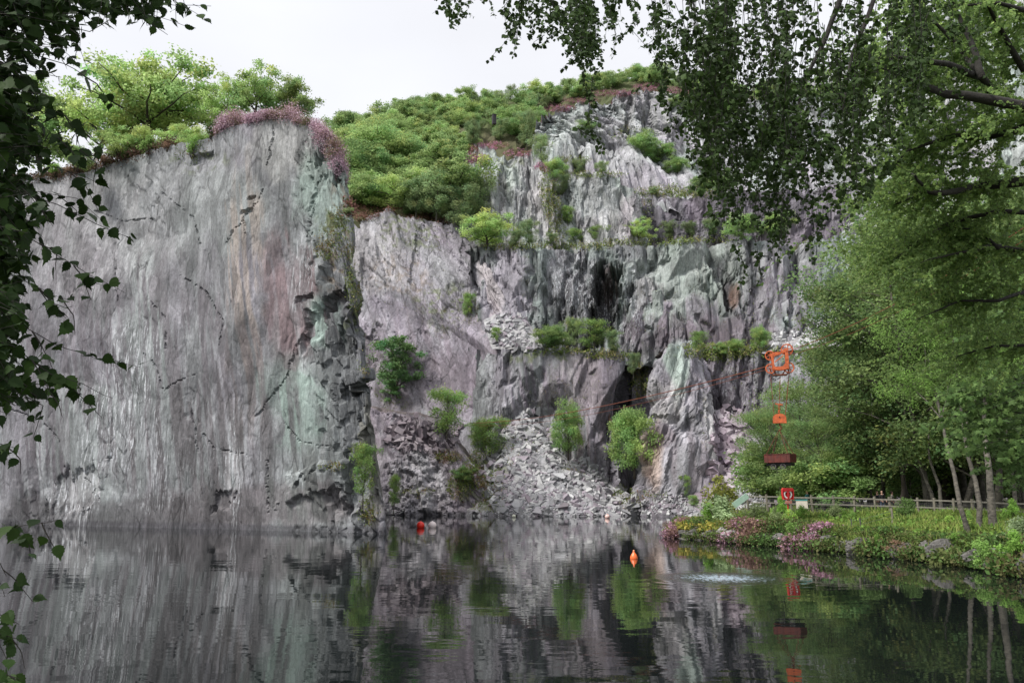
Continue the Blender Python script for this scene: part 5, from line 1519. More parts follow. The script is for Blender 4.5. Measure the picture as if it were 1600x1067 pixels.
# trunks that stand in front of the fence, each with its own high crown
def trunk_tree(name, base_px, D, pts, r0, label, crown_kind=None, mat=None, group=None, crown_at=None):
    """a leaning birch trunk through (px,py) points at distance D, with side branches; crown_at: list of (px,py,D,radius m,leaves)"""
    t = empty(name, (0, 0, 0))
    b0 = Pz(base_px, D, 0)
    z0 = ground_z(b0[0], b0[1])
    b0 = np.array([b0[0], b0[1], z0 - .15])
    t.location = b0
    P3 = [np.zeros(3)] + [P(x, y, d) - b0 for x, y, d in pts]
    mb = MB()
    dense = []
    for i in range(len(P3) - 1):
        q = wobble(P3[i], P3[i + 1], 5, .015, rngW)
        dense += list(q[:-1])
    dense.append(P3[-1])
    rr = np.linspace(r0, r0 * (.35 if crown_at else .06), len(dense)); rr[0] *= 1.6; rr[1] *= 1.15
    mb.tube(dense, rr, 9)
    rg = np.random.default_rng(int(base_px))
    Cn, Dn, Nn, Sz, Co = [], [], [], [], []
    for (x, y, d, rad, nleaf) in (crown_at or []):
        c = P(x, y, d) - b0
        a = dense[int(len(dense) * .75)]
        mb.tube(wobble(a, c, 6, .05, rg, .05), np.linspace(r0 * .35, .012, 6), 5, caps=False)
        for k in range(int(nleaf / 90)):
            cc_ = c + rnd_dirs(rg, 1)[0] * rad * rg.random() ** .5 * np.array([1, 1, .6])
            mb.tube([c + (cc_ - c) * .1, cc_], [.015, .006], 3, caps=False)
            u = rnd_dirs(rg, 90)
            Cn.append(cc_ + u * rad * .26 * rg.random((90, 1)) ** .5)
            Dn.append(rnd_dirs(rg, 90, -.4)); Nn.append(rnd_dirs(rg, 90, .6)); Sz.append(rg.uniform(.08, .17, 90))
            Co.append(np.clip(np.array([.10, .17, .04]) * (1 + rg.normal(0, .16)) * (1 + rg.normal(0, .16, (90, 1))), .01, .5))
    obj('trunk', mb.mesh('trunk', mat or M_BIRCH, smooth=True), t)
    if Cn:
        V, Fa, cc = leaf_geo(np.concatenate(Cn), np.concatenate(Dn), np.concatenate(Nn), np.concatenate(Sz), np.concatenate(Co))
        obj('crown', make_mesh('crown', V, Fa, M_LEAF, cc), t)
    tag(t, label, 'tree', group)
    return t
TG = 'birch trunks in front of the fence'
trunk_tree('birch_tree', 1518, 47, [(1500, 790, 47), (1492, 745, 47.5), (1480, 700, 48), (1468, 640, 49), (1450, 560, 51)], .15, 'leftmost of the three near birch trunks, thin and bent to the left', crown_at=[(1440, 520, 52, 3.2, 4500), (1478, 590, 49, 2.4, 2700), (1420, 600, 51, 2.2, 2200)], group=TG)
trunk_tree('birch_tree', 1533, 47.5, [(1531, 790, 47.5), (1524, 750, 48), (1513, 715, 48), (1505, 660, 49), (1490, 560, 50)], .17, 'middle one of the three near birch trunks, pale and straight', crown_at=[(1490, 500, 50, 3.2, 4500), (1540, 570, 49, 2.4, 2700)], group=TG)
trunk_tree('birch_tree', 1557, 47, [(1549, 790, 47), (1546, 740, 47), (1540, 690, 48), (1538, 620, 49), (1545, 520, 50)], .24, 'rightmost and thickest of the three near birch trunks, dark with ivy', crown_at=[(1550, 470, 50, 3.4, 4500), (1585, 560, 48, 2.4, 2700)], group=TG)
trunk_tree('birch_tree', 1468, 62, [(1455, 770, 62), (1440, 735, 62), (1425, 690, 63), (1410, 630, 64)], .17, 'thin trunk leaning left behind the fence, left of the three near trunks', group='leaning stems behind the fence')
trunk_tree('birch_tree', 1476, 61, [(1468, 760, 61), (1452, 715, 61), (1450, 660, 62), (1460, 600, 63)], .15, 'twisted thin trunk behind the fence with its foot close to the leaning one', group='leaning stems behind the fence')
trunk_tree('birch_tree', 1592, 55, [(1585, 760, 55), (1576, 710, 55), (1572, 650, 56)], .17, 'reddish slim trunk behind the fence near the right border', group='leaning stems behind the fence')
trunk_tree('birch_tree', 1288, 70, [(1287, 770, 70), (1284, 740, 70), (1280, 700, 71)], .2, 'pale trunk behind the fence left of the people', group='leaning stems behind the fence')
trunk_tree('birch_tree', 1411, 66, [(1412, 770, 66), (1410, 740, 66), (1412, 700, 67)], .28, 'thick dark trunk behind the fence right of the people', mat=M_BARK, group='leaning stems behind the fence')

# ------------------------------------------------------------------ fence
m_post = plain('weathered grey timber', (.22, .20, .155), .85, 0, .45, 8, .01, stretch=(1, 1, .3))
m_rail = plain('grey timber rail', (.22, .205, .17), .85, 0, .4, 8, .01, stretch=(.3, 1, 1))
m_wire = plain('dark galvanised wire', (.09, .09, .09), .6, .3)
def fence_pos(px):
    D = np.interp(px, [1150, 1240, 1400, 1640], [72, 65, 61, 52])
    p = Pz(px, D, 1.9)
    return np.array([p[0], p[1], np.interp(px, [1150, 1300, 1640], [1.95, 1.85, 1.5])])
fence = empty('wooden_fence', tuple(fence_pos(1237)))
tag(fence, 'long weathered two-rail timber fence with posts between the bank and the wood', 'fence')
O = Vector(fence.location)
posts = [1170, 1200, 1237, 1270, 1304, 1336, 1369, 1392, 1436, 1462, 1492, 1521, 1550, 1580, 1612, 1640]
PPos = [fence_pos(x) for x in posts]
mbp = MB(); mbp.box((0, 0, .7), (.14, .14, 1.55), bevel=.012)
pm = mbp.mesh('post', m_post)
for k, p in enumerate(PPos):
    o = obj('post', pm, fence); o.location = Vector(p) - O; o.rotation_euler = (rngW.normal(0, .025), rngW.normal(0, .03), rngW.uniform(0, 1))
for k in range(len(PPos) - 1):
    a, b_ = Vector(PPos[k]) - O, Vector(PPos[k + 1]) - O
    for z, h_ in ((1.28, .10), (.78, .09)):
        mb = MB()
        d = (b_ - a); L = d.length
        q = d.to_track_quat('X', 'Z').to_matrix()
        mb.box((a + b_) / 2 + Vector((0, -.09, z + rngW.normal(0, .01))), (L + .02, .04, h_), q, .006)
        mb.build('rail', m_rail, fence)
mb = MB()
for k in range(len(PPos) - 1):
    a, b_ = Vector(PPos[k]) - O, Vector(PPos[k + 1]) - O
    for j in range(12):
        z = .08 + j * .1
        mb.tube([a + Vector((0, .08, z)), b_ + Vector((0, .08, z))], .006, 3, caps=False)
    n_ = int((b_ - a).length / .12)
    for j in range(n_):
        q = a.lerp(b_, j / n_) + Vector((0, .08, 0))
        mb.tube([q + Vector((0, 0, .05)), q + Vector((0, 0, 1.2))], .005, 3, caps=False)
mb.build('wire_mesh', m_wire, fence)
# old wire fence nearer the water
wf = empty('wire_fence', tuple(Pz(1398, 52, 1.3)))
tag(wf, 'short run of old posts and wire on the bank below the timber fence', 'fence')
O2 = Vector(wf.location)
wp = []
for px, h_, r_ in ((1333, .8, .035), (1347, .85, .04), (1398, 1.25, .07)):
    q = Pz(px, 53, 0); z = ground_z(q[0], q[1]); v = Vector((q[0], q[1], z)) - O2
    mb = MB(); mb.tube([v + Vector((0, 0, -.2)), v + Vector((.02, 0, h_ * .6)), v + Vector((0, 0, h_))], [r_, r_, r_ * .9], 7)
    mb.build('post', m_post if r_ > .05 else m_wire, wf); wp.append(v + Vector((0, 0, h_ * .85)))
mb = MB()
for dz in (0, -.3):
    mb.tube([p + Vector((0, 0, dz)) for p in wp], .008, 3)
mb.build('wire', m_wire, wf)

# ------------------------------------------------------------------ lifebuoy cabinet
m_red = plain('red glass-fibre', (.62, .018, .022), .35, 0, .15, 3)
m_white = plain('white ring', (.78, .77, .74), .5, 0, .12, 5)
pb = Pz(1233, 62, 1.9); zb = ground_z(pb[0], pb[1])
lb = empty('lifebuoy_cabinet', (pb[0], pb[1], zb), .1)
tag(lb, 'red lifebuoy housing holding a white ring on a post in the weeds', 'lifebuoy station')
zc = float(P(1233, 771, 62)[2]) - zb
mb = MB(); mb.tube([(0, .1, -.2), (0, .1, zc - .3)], .05, 8); mb.build('post', m_red, lb)
mb = MB()
pr = [(-.40, -.42), (.40, -.42), (.44, -.1), (.44, .30), (.34, .42), (-.34, .42), (-.44, .30), (-.44, -.1)]
I3 = Matrix.Identity(3)
mb.prism(pr, I3, (0, .10, zc), .10)
ho = [(p[0] * .88, p[1] * .88) for p in pr]
mb.prism(pr, I3, (0, -.02, zc), .14, hole=ho)
mb.box((0, -.07, zc + .27), (.70, .05, .22), bevel=.02)
mb.box((0, -.07, zc - .05), (.16, .05, .62), bevel=.02)
mb.build('housing', m_red, lb)
mb = MB()
vs, fs = [], []
for i in range(28):
    a = 2 * math.pi * i / 28
    for j in range(10):
        b_ = 2 * math.pi * j / 10
        r = .27 + .065 * math.cos(b_)
        vs.append((r * math.cos(a), -.0 + .05 * math.sin(b_), zc - .06 + r * math.sin(a)))
for i in range(28):
    for j in range(10):
        fs.append((i * 10 + j, ((i + 1) % 28) * 10 + j, ((i + 1) % 28) * 10 + (j + 1) % 10, i * 10 + (j + 1) % 10))
mb.add(vs, fs); mb.build('ring', m_white, lb, smooth=True)
mb = MB(); mb.box((0, -.06, zc - .62), (.5, .03, .22), bevel=.01); mb.build('notice_plate', plain('faded pink plate', (.55, .22, .17), .6), lb)

# information panel by the fence
pb = Pz(1254, 64, 1.9); zb = ground_z(pb[0], pb[1])
ib = empty('information_board', (pb[0], pb[1], zb), -.15)
tag(ib, 'pale information panel with a teal cap leaning behind the fence by the lifebuoy', 'sign')
mb = MB()
for sx in (-.3, .3): mb.tube([(sx, .05, -.1), (sx, .05, 1.05)], .03, 6)
mb.build('leg', m_post, ib)
mb = MB(); mb.box((0, 0, 1.15), (.85, .04, .6), Matrix.Rotation(RAD(-12), 3, 'X'), .01); mb.build('panel', plain('panel', (.55, .50, .42), .4, 0, .3, 3), ib)
mb = MB(); mb.box((0, .06, 1.5), (.9, .06, .1), None, .01); mb.build('cap', plain('teal', (.06, .28, .27), .4), ib)
pb = Pz(1158, 70, 1.9)
mb = MB(); mb.box((0, 0, 1.25), (1.5, .05, .5), Matrix.Rotation(RAD(-35), 3, 'Y'), .01)
for sx in (-.3, .4): mb.tube([(sx, .06, -.1), (sx, .06, 1.2 + sx * .5)], .035, 6, m=1)
o = mb.build('notice_board', [plain('pale green sheet', (.36, .52, .42), .5, 0, .2, 3), m_post])
o.location = (pb[0], pb[1], ground_z(pb[0], pb[1])); tag(o, 'pale green tilted board beside the golden-green bush', 'board')

# pale stone heap behind the fence, left
for k, (px, D, s_) in enumerate([(1165, 84, 1.0), (1190, 84, 1.0), (1215, 84, 1.0)]): pass
heap = [[Pz(1145, 98, .5), Pz(1150, 100, 4.2), Pz(1152, 104, 4.4)], [Pz(1200, 97, .5), Pz(1200, 99, 4.6), Pz(1200, 103, 4.8)], [Pz(1262, 96, .5), Pz(1258, 98, 4.0), Pz(1256, 102, 4.2)]]
surf(heap, .35, .35, 131, 'stone_bank', 'bank of heaped slate waste behind the fence', amp=.6, base=(.3, .3, .31))
bvh = BVHTree.FromPolygons(np.concatenate(BVH_V).tolist(), np.concatenate(BVH_F).tolist())
rubble('slate_rubble', [(1190, 772, 50, 16), (1230, 775, 30, 16)], 420, .3, 1.1, 'pale heaped slates behind the left end of the fence', 37, cols=np.array([(.42, .42, .44), (.32, .32, .34), (.22, .2, .22)]), tilt=.6)

# ------------------------------------------------------------------ people on the path
m_skin = plain('skin', (.55, .33, .25), .55, 0, .1, 5)
def skin_mesh(name, nodes, edges, mat, parent, root=0, sub=1):
    me = bpy.data.meshes.new(name)
    me.from_pydata([n[:3] for n in nodes], edges, [])
    o = obj(name, me, parent)
    md = o.modifiers.new('Skin', 'SKIN')
    md.use_smooth_shade = True
    for i, n in enumerate(nodes):
        r = n[3] if isinstance(n[3], tuple) else (n[3], n[3])
        me.skin_vertices[0].data[i].radius = r
        me.skin_vertices[0].data[i].use_root = (i == root)
    sb = o.modifiers.new('Subdivision', 'SUBSURF'); sb.levels = sub; sb.render_levels = sub
    me.materials.append(mat)
    return o
def person(px, D, height, rz, jacket, trousers, hair, label, bald=False, reach=0.0):
    p = Pz(px, D, 1.9); z = ground_z(p[0], p[1])
    t = empty('person', (p[0], p[1], z), rz)
    s = height / 1.75
    t.scale = (s, s, s)
    tag(t, label, 'person', 'people walking on the path behind the fence')
    N_ = [(0, 0, .96, (.14, .10)), (0, 0, 1.12, (.13, .09)), (0, 0, 1.32, (.16, .10)), (0, .0, 1.44, (.12, .08)), (0, 0, 1.51, .055), (0, -.01, 1.58, (.068, .078)), (0, -.02, 1.67, (.075, .092)), (0, -.0, 1.73, (.055, .07))]
    E_ = [(i, i + 1) for i in range(7)]
    def chain(start, pts):
        prev = start
        for q in pts:
            N_.append(q); E_.append((prev, len(N_) - 1)); prev = len(N_) - 1
        return prev
    # face
    chain(6, [(0, -.112, 1.635, .014)])
    for sx in (-1, 1):
        chain(6, [(sx * .078, .0, 1.64, .014)])
        e = chain(3, [(sx * .19, 0, 1.40, .055), (sx * .225, .02 - reach * .06, 1.13, .042), (sx * .20, -.10 - reach * .1, .92 + reach * .12, .030), (sx * .195, -.14 - reach * .1, .84 + reach * .14, (.018, .034))])
        hx, hy, hz = N_[e][:3]
        for k in range(4):
            fx = (k - 1.5) * .018
            chain(e, [(hx + fx, hy - .03, hz - .05, .0085), (hx + fx * .9, hy - .035, hz - .085 - .008 * (k in (1, 2)), .007)])
        chain(e, [(hx - sx * .035, hy - .02, hz - .02, .0095), (hx - sx * .04, hy - .045, hz - .045, .008)])
        st_ = .12 * sx
        chain(0, [(sx * .09, 0, .88, .085), (sx * .095, -st_ * .5, .50, .056), (sx * .095, st_ * .6, .10, .038), (sx * .10, st_ * .6 - .12, .035, (.04, .028))])
    skin_mesh('body', N_, E_, m_skin, t)
    J = [(0, 0, .92, (.155, .12)), (0, 0, 1.12, (.155, .115)), (0, 0, 1.32, (.18, .12)), (0, .0, 1.44, (.135, .095)), (0, 0, 1.49, .075)]
    JE = [(0, 1), (1, 2), (2, 3), (3, 4)]
    for sx in (-1, 1):
        k = len(J)
        J += [(sx * .19, 0, 1.40, .07), (sx * .225, .02 - reach * .06, 1.13, .055), (sx * .202, -.085 - reach * .1, .94 + reach * .11, .045)]
        JE += [(3, k), (k, k + 1), (k + 1, k + 2)]
    skin_mesh('jacket', J, JE, jacket, t)
    TR, TE = [(0, 0, .97, (.15, .11))], []
    for sx in (-1, 1):
        k = len(TR); st_ = .12 * sx
        TR += [(sx * .09, 0, .87, .10), (sx * .095, -st_ * .5, .50, .072), (sx * .095, st_ * .6, .10, .058)]
        TE += [(0, k), (k, k + 1), (k + 1, k + 2)]
    skin_mesh('trousers', TR, TE, trousers, t)
    if not bald:
        mb = MB()
        prof = [(.001, .125), (.05, .115), (.085, .08), (.098, .03), (.098, -.03), (.085, -.08)]
        mb.lathe([(r, zz) for r, zz in prof], (0, .025, 1.665), None, 16)
        mb.build('hair', hair, t, smooth=True)
    else:
        mb = MB()
        for sx in (-1, 1): mb.tube([(sx * .08, -.0, 1.69), (sx * .085, .04, 1.65), (sx * .06, .085, 1.62)], [.012, .02, .02], 6)
        mb.build('hair', hair, t, smooth=True)
    mb = MB()
    for sx in (-.028, .028): mb.lathe([(.001, -.012), (.009, -.006), (.011, 0), (.009, .006), (.001, .012)], (sx, -.112, 1.675), None, 8)
    mb.build('eyes', plain('eyes', (.03, .02, .02), .3), t, smooth=True)
navy = plain('navy jacket', (.015, .018, .035), .8); blackc = plain('black cloth', (.012, .012, .014), .85); bluec = plain('blue jeans', (.05, .08, .15), .85); creamc = plain('cream top', (.45, .42, .36), .8)
brownh = plain('brown hair', (.05, .03, .02), .7); greyh = plain('grey hair', (.25, .24, .23), .7); fair = plain('fair hair', (.38, .27, .13), .7); tealc = plain('teal jacket', (.03, .15, .17), .7)
person(1380, 66, 1.82, .2, blackc, bluec, greyh, 'bald person in a black jacket standing behind the fence', bald=True, reach=1)
person(1373, 68.5, 1.74, -.5, navy, blackc, brownh, 'dark-haired person in navy half behind the bald person')
person(1396, 68, 1.74, .9, creamc, blackc, brownh, 'dark-haired person in a cream top right of the bald person')
person(1263, 70, 1.72, .6, tealc, bluec, fair, 'fair-haired person in teal at the left end of the path')
person(1327, 70, 1.76, -1.2, navy, bluec, brownh, 'person in navy walking behind the fence left of the bald person')
# ------------------------------------------------------------------ buoys
def buoy(px, py_c, D, r, col, label, shape='ball', col2=None):
    p = Pz(px, D, 0)
    o_ = empty('mooring_buoy', (p[0], p[1], 0))
    m1 = plain('buoy plastic', col, .35, 0, .12, 3)
    mb = MB()
    if shape == 'ball':
        prof = [(r * math.sin(t), -r * math.cos(t) + r * .55) for t in np.linspace(.001, math.pi - .12, 18)]
        mb.lathe(prof, n=28)
    else:
        prof = [(.001, -r * .8), (r * .7, -r * .6), (r, -.05), (r * .98, r * .35), (r * .75, r * .9), (r * .38, r * 1.4), (r * .22, r * 1.7), (r * .2, r * 1.95), (.001, r * 2.0)]
        mb.lathe(prof, n=28)
    mb.build('float', m1, o_, smooth=True)
    mb = MB()
    zt = r * 1.5 if shape == 'ball' else r * 2.0
    mb.lathe([(.02 + r * .16, zt - .02), (r * .18, zt + r * .1), (r * .1, zt + r * .16), (.001, zt + r * .16)], n=12)
    mb.build('eye', plain('buoy top', col2 or col, .5), o_, smooth=True)
    tag(o_, label, 'buoy', 'mooring buoys on the pool')
buoy(657, 818, 86, .41, (.9, .035, .02), 'bright red round buoy, left of the pale one')
buoy(675.5, 818, 86, .42, (1.0, .86, .84), 'pale pink round buoy right of the bright red one')
buoy(803, 806, 122, .28, (.75, .75, .62), 'small white buoy near the foot of the scree')
buoy(949, 806, 118, .36, (.80, .55, .50), 'small pale buoy with a red band by the far shore', col2=(.7, .03, .02))
buoy(990.5, 873, 46, .21, (.85, .16, .035), 'orange pear-shaped buoy nearest the camera', 'pear', (.8, .3, .15))

# ------------------------------------------------------------------ the aerial ropeway
DC = 60.0
m_or = plain('orange paint', (.66, .14, .035), .6, 0, .25, 5, .004, c2=(.30, .06, .02))
m_rust = plain('rusty iron', (.16, .045, .02), .85, 0, .5, 8, .004)
m_wag = plain('rusty red wagon side', (.13, .022, .014), .75, 0, .45, 3, .006, c2=(.05, .012, .010))
m_black = plain('black iron', (.015, .014, .014), .6, .3)
m_cable = plain('rusty cable', (.22, .06, .03), .8, 0, .4, 10)
cw = P(1217, 565, DC)                                   # carriage centre
anchor = P(735, 662, 141)
dirc = unit((cw - anchor) * np.array([1, 1, 0]))
# local frame: X along the cable (to the right and nearer), Z up
fx_ = Vector(dirc); fz_ = Vector((0, 0, 1)); fy_ = fz_.cross(fx_).normalized()
# the frame plate itself hangs facing the camera more than the cable does
ang = math.atan2(-.55, .85)
PX = float(DC / F / .985)
MR = Matrix.Rotation(math.radians(-20), 3, 'Z')
def at(px, py, dy=0.0):
    """offset from the carriage centre for a photo pixel, in the frame's own plane"""
    return Vector(((px - 1217) * PX, dy, -(py - 565) * PX))
car = empty('ropeway_carriage', tuple(cw), 0)
tag(car, 'orange cast iron carriage with four wheels riding on the cable', 'carriage', None)
car.rotation_euler = (0, 0, RAD(-14))
mb = MB()
outer = [(1204.5, 553), (1211, 550.5), (1222, 550), (1224, 546), (1231, 545), (1231.5, 560), (1230.5, 577.5), (1218, 579), (1206.5, 578.5), (1206, 564)]
inner = [(1209.3, 558.5), (1212, 555.6), (1218, 553.6), (1222.8, 552), (1226.3, 551.5), (1226.5, 561), (1226, 572), (1218, 573.5), (1209.8, 573), (1209.5, 564)]
loc = lambda q: [((x - 1217) * PX, -(y - 565) * PX) for x, y in q]
for dy in (-.2, .2):
    mb.prism(loc(outer), I3, (0, dy, 0), .07, hole=loc(inner))
mb.tube([at(1211, 566, -.2), at(1224, 556, -.2)], .035, 6)
for q in ((1208, 556), (1228, 549), (1208, 576), (1228, 576), (1228, 562)):
    mb.tube([at(*q, -.27), at(*q, .27)], .045, 8)
mb.build('frame', m_or, car)
def wheel(c, r, parent, mat, w_=.10, spokes=6, name='wheel'):
    mb = MB()
    R90 = Matrix.Rotation(math.pi / 2, 3, 'X')
    mb.lathe([(r * .80, -w_ / 2), (r, -w_ / 2), (r * .94, 0), (r, w_ / 2), (r * .80, w_ / 2), (r * .80, -w_ / 2)], c, R90, 28)
    mb.lathe([(.001, -w_ * .6), (r * .2, -w_ * .6), (r * .2, w_ * .6), (.001, w_ * .6)], c, R90, 12)
    for k in range(spokes):
        a = 2 * math.pi * k / spokes + .3
        v = Vector((math.cos(a), 0, math.sin(a)))
        mb.tube([Vector(c) + v * r * .15, Vector(c) + v * r * .85], r * .07, 5)
    return mb.build(name, mat, parent)
for q, r in (((1204, 555), .36), ((1230, 546.5), .44), ((1203.8, 575.5), .37), ((1231, 575), .40)):
    wheel(at(*q), r, car, m_or)
mb = MB()
mb.tube([at(1203, 574, .0), at(1205, 583, 0), at(1207, 586, 0)], .05, 6)
mb.tube([at(1231, 576, .0), at(1230, 583, 0), at(1227, 586, 0)], .05, 6)
mb.box(at(1217, 586), (21 * PX, .3, .12), bevel=.03)
mb.tube([at(1209, 578, 0), at(1211, 584, 0), at(1216, 586, 0)], .05, 6); mb.tube([at(1226, 578, 0), at(1222, 584, 0), at(1219, 586, 0)], .05, 6)
mb.build('yoke', m_rust, car)
# lifting block
blk = empty('pulley_block', tuple(P(1218, 654, DC)))
tag(blk, 'orange pulley block with a hook hanging below the ropeway carriage', 'pulley')
blk.rotation_euler = (0, 0, RAD(-14))
b2 = lambda px, py, dy=0.0: Vector(((px - 1218) * PX, dy, -(py - 654) * PX))
mb = MB()
pl = [(1208, 661), (1208.5, 651), (1212, 647.5), (1218, 646), (1224, 647.5), (1227.5, 651), (1228, 661)]
for dy in (-.13, .13): mb.prism([((x - 1218) * PX, -(y - 654) * PX) for x, y in pl], I3, (0, dy, 0), .04)
mb.box(b2(1218, 660.5), (20 * PX, .26, .05)); mb.tube([b2(1218, 652, -.18), b2(1218, 652, .18)], .05, 8, m=1)
mb.build('plate', [m_or, m_black], blk)
for dx in (-5, 5): wheel(b2(1218 + dx, 654.5), .2, blk, m_rust, .1, 5, 'sheave')
mb = MB()
mb.tube([b2(1218, 647), b2(1218, 640)], .055, 7)
for y in (644, 641, 637.5, 634.5): mb.lathe([(.001, -.05), (.09, -.02), (.09, .02), (.001, .05)], b2(1218 + (.4 if y % 2 else -.4), y), None, 10)
mb.tube([b2(1213, 631), b2(1218, 632), b2(1224, 633)], .05, 6)
mb.build('shackle', m_or, blk)
mb = MB()
mb.tube([b2(1218, 661), b2(1218, 665)], .06, 7)
mb.tube([b2(1218, 665), b2(1220, 667), b2(1219.5, 670), b2(1217.5, 671.5), b2(1216, 670)], [.06, .06, .05, .045, .02], 7)
mb.build('hook', m_rust, blk)
def rope(name, a, b_, r, label, sag=0.0, mat=None, n=12, group='ropes of the ropeway', cat='cable'):
    a, b_ = Vector(a), Vector(b_)
    mb = MB()
    pts = []
    for i in range(n + 1):
        t = i / n
        p = a.lerp(b_, t) - a
        p.z -= 4 * sag * t * (1 - t)
        pts.append(p)
    mb.tube(pts, r, 6)
    o = mb.build(name, mat or m_cable)
    o.location = a
    tag(o, label, cat, group)
cl_ = lambda px, py: P(px, py, DC)
rope('wire_rope', cl_(1204, 586), cl_(1209.5, 650), .022, 'left rope between the carriage and the pulley block')
rope('wire_rope', cl_(1233, 582), cl_(1227, 650), .028, 'right rope between the carriage and the pulley block')
rope('wire_rope', cl_(1219, 587), cl_(1218, 632), .025, 'middle rope between the carriage and the pulley block')
rope('ropeway_cable', P(735, 661, 141), cl_(1204, 571), .036, 'long rust red ropeway cable from the far cliff to the carriage', sag=1.0, n=30)
rope('ropeway_cable', P(735, 664, 141), cl_(1204, 575.5), .018, 'thinner haul rope just under the long ropeway cable', sag=1.4, n=30)
p2 = cw + (cw - anchor) * .35
end = P(1640, 330, 38)
rope('ropeway_cable', cl_(1231, 549), end, .026, 'ropeway cable rising from the carriage to the right into the wood', sag=.6)
rope('ropeway_cable', cl_(1231, 556), P(1640, 350, 38), .015, 'thinner rope below the cable rising to the right', sag=.7)
# wagon
wc = P(1219, 716, DC)
wag = empty('slate_wagon', tuple(wc), RAD(-46 + 4))
tag(wag, 'rusty red slate wagon with black wheels hanging from chains under the ropeway', 'wagon')
Lw, Ww, Hw = 1.85, 1.05, .62
mb = MB()
mb.box((0, -Ww / 2, 0), (Lw, .05, Hw), bevel=.008); mb.box((0, Ww / 2, 0), (Lw, .05, Hw), bevel=.008)
mb.box((Lw / 2 + .026, 0, 0), (.05, Ww + .05, Hw), bevel=.008); mb.box((-Lw / 2 - .026, 0, 0), (.05, Ww + .05, Hw), bevel=.008)
mb.box((0, 0, -Hw / 2 + .03), (Lw - .01, Ww - .06, .05))
for x in (-.7, -.25, .25, .7): mb.box((x, -Ww / 2 - .035, 0), (.05, .02, Hw))
mb.box((0, -Ww / 2 - .04, Hw / 2 - .02), (Lw, .03, .04))
mb.build('body', m_wag, wag)
mb = MB()
for y in (-.3, .3): mb.box((0, y, -Hw / 2 - .12), (Lw * 1.0, .12, .2), bevel=.01)
for x in (-.85, .85): mb.box((x, 0, -Hw / 2 - .12), (.1, .5, .18), bevel=.01)
for x in (-.36, .36): mb.tube([(x, -.42, -Hw / 2 - .28), (x, .42, -Hw / 2 - .28)], .035, 8)
mb.build('chassis', m_black, wag)
m_wheel = plain('iron wheel', (.16, .15, .15), .5, .5, .5, 5)
for x in (-.36, .36):
    for y in (-.4, .4): wheel((x, y, -Hw / 2 - .28), .2, wag, m_wheel, .07, 6)
# chains from the hook to the wagon corners
hk = Vector(cl_(1217.5, 671))
Mw = Matrix.Rotation(RAD(-42), 3, 'Z')
for (x, y, lb_) in ((-.8, -.5, 'chain from the hook to the near left corner of the wagon'), (-.8, .5, 'chain from the hook to the far left corner of the wagon'), (.8, -.5, 'chain from the hook to the near right corner of the wagon'), (.8, .5, 'chain from the hook to the far right corner of the wagon')):
    e = Vector(wc) + Mw @ Vector((x, y, Hw / 2))
    mb = MB()
    n_ = 26
    for i in range(n_):
        a = (e - hk) * (i / n_); b_ = (e - hk) * ((i + 1.25) / n_)
        mb.tube([a, (a + b_) / 2, b_], [.014, .034 if i % 2 else .026, .014], 5)
    o = mb.build('sling_chain', m_rust); o.location = hk
    tag(o, lb_, 'chain', 'chains of the hanging wagon')

# ------------------------------------------------------------------ overhanging foliage close to the camera
def spray_tree(name, label, base, limbs, sprays, leafsize, shape, cols, seed, woodr=.02, twigr=.004, mat_leaf=None, gap=.045, droop=.5, petiole=.6):
    """limbs: polylines (px,py,D) with radius; sprays: polylines (px,py,D) thin twigs that carry alternate leaves"""
    rng = np.random.default_rng(seed)
    t = empty(name, base)
    B0 = np.array(base, float)
    mb = MB()
    for pts, r0, r1 in limbs:
        q = [np.array(p) if len(p) == 3 and isinstance(p, np.ndarray) else P(*p) for p in pts]
        dense = []
        for i in range(len(q) - 1):
            dense += list(wobble(q[i], q[i + 1], 5, .02, rng)[:-1])
        dense.append(q[-1])
        mb.tube([d - B0 for d in dense], np.linspace(r0, r1, len(dense)), 7)
    Cn, Dn, Nn, Sz, Co = [], [], [], [], []
    for pts, dens in sprays:
        q = [P(*p) for p in pts]
        dense = []
        for i in range(len(q) - 1):
            dense += list(wobble(q[i], q[i + 1], 4, .03, rng)[:-1])
        dense.append(q[-1])
        dense = np.array(dense)
        mb.tube([d - B0 for d in dense], np.linspace(twigr, twigr * .35, len(dense)), 3, caps=False)
        seg = np.linalg.norm(np.diff(dense, axis=0), axis=1)
        L = seg.sum()
        n = max(int(L / gap * dens), 2)
        ss = np.sort(rng.uniform(.05, 1.0, n)) * L
        cs = np.concatenate([[0], np.cumsum(seg)])
        for a in range(1):
            pos = np.stack([np.interp(ss, cs, dense[:, k]) for k in range(3)], 1)
        o = rnd_dirs(rng, n)
        o[:, 2] = o[:, 2] * .5 - .25
        o = unit(o)
        sz = rng.uniform(.7, 1.2, n) * leafsize
        sz *= 1 - .3 * (ss / L)
        c = pos + o * (sz * petiole)[:, None]
        Cn.append(c)
        Dn.append(unit(o + np.array([0, 0, -droop]) + rng.normal(0, .25, (n, 3))))
        Nn.append(unit(rng.normal(0, .55, (n, 3)) + np.array([0, -.6, .6])))
        Sz.append(sz)
        cc = np.array(cols)[rng.integers(len(cols), size=n)]
        Co.append(np.clip(cc * (1 + rng.normal(0, .18, (n, 1))), .003, .5))
    V, Fa, cc = leaf_geo(np.concatenate(Cn) - B0, np.concatenate(Dn), np.concatenate(Nn), np.concatenate(Sz), np.concatenate(Co), shape)
    obj('trunk', mb.mesh('trunk', M_DARKBARK, smooth=True), t)
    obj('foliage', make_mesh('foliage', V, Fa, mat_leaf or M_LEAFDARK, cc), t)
    tag(t, label, 'tree')
    return t, len(Fa)

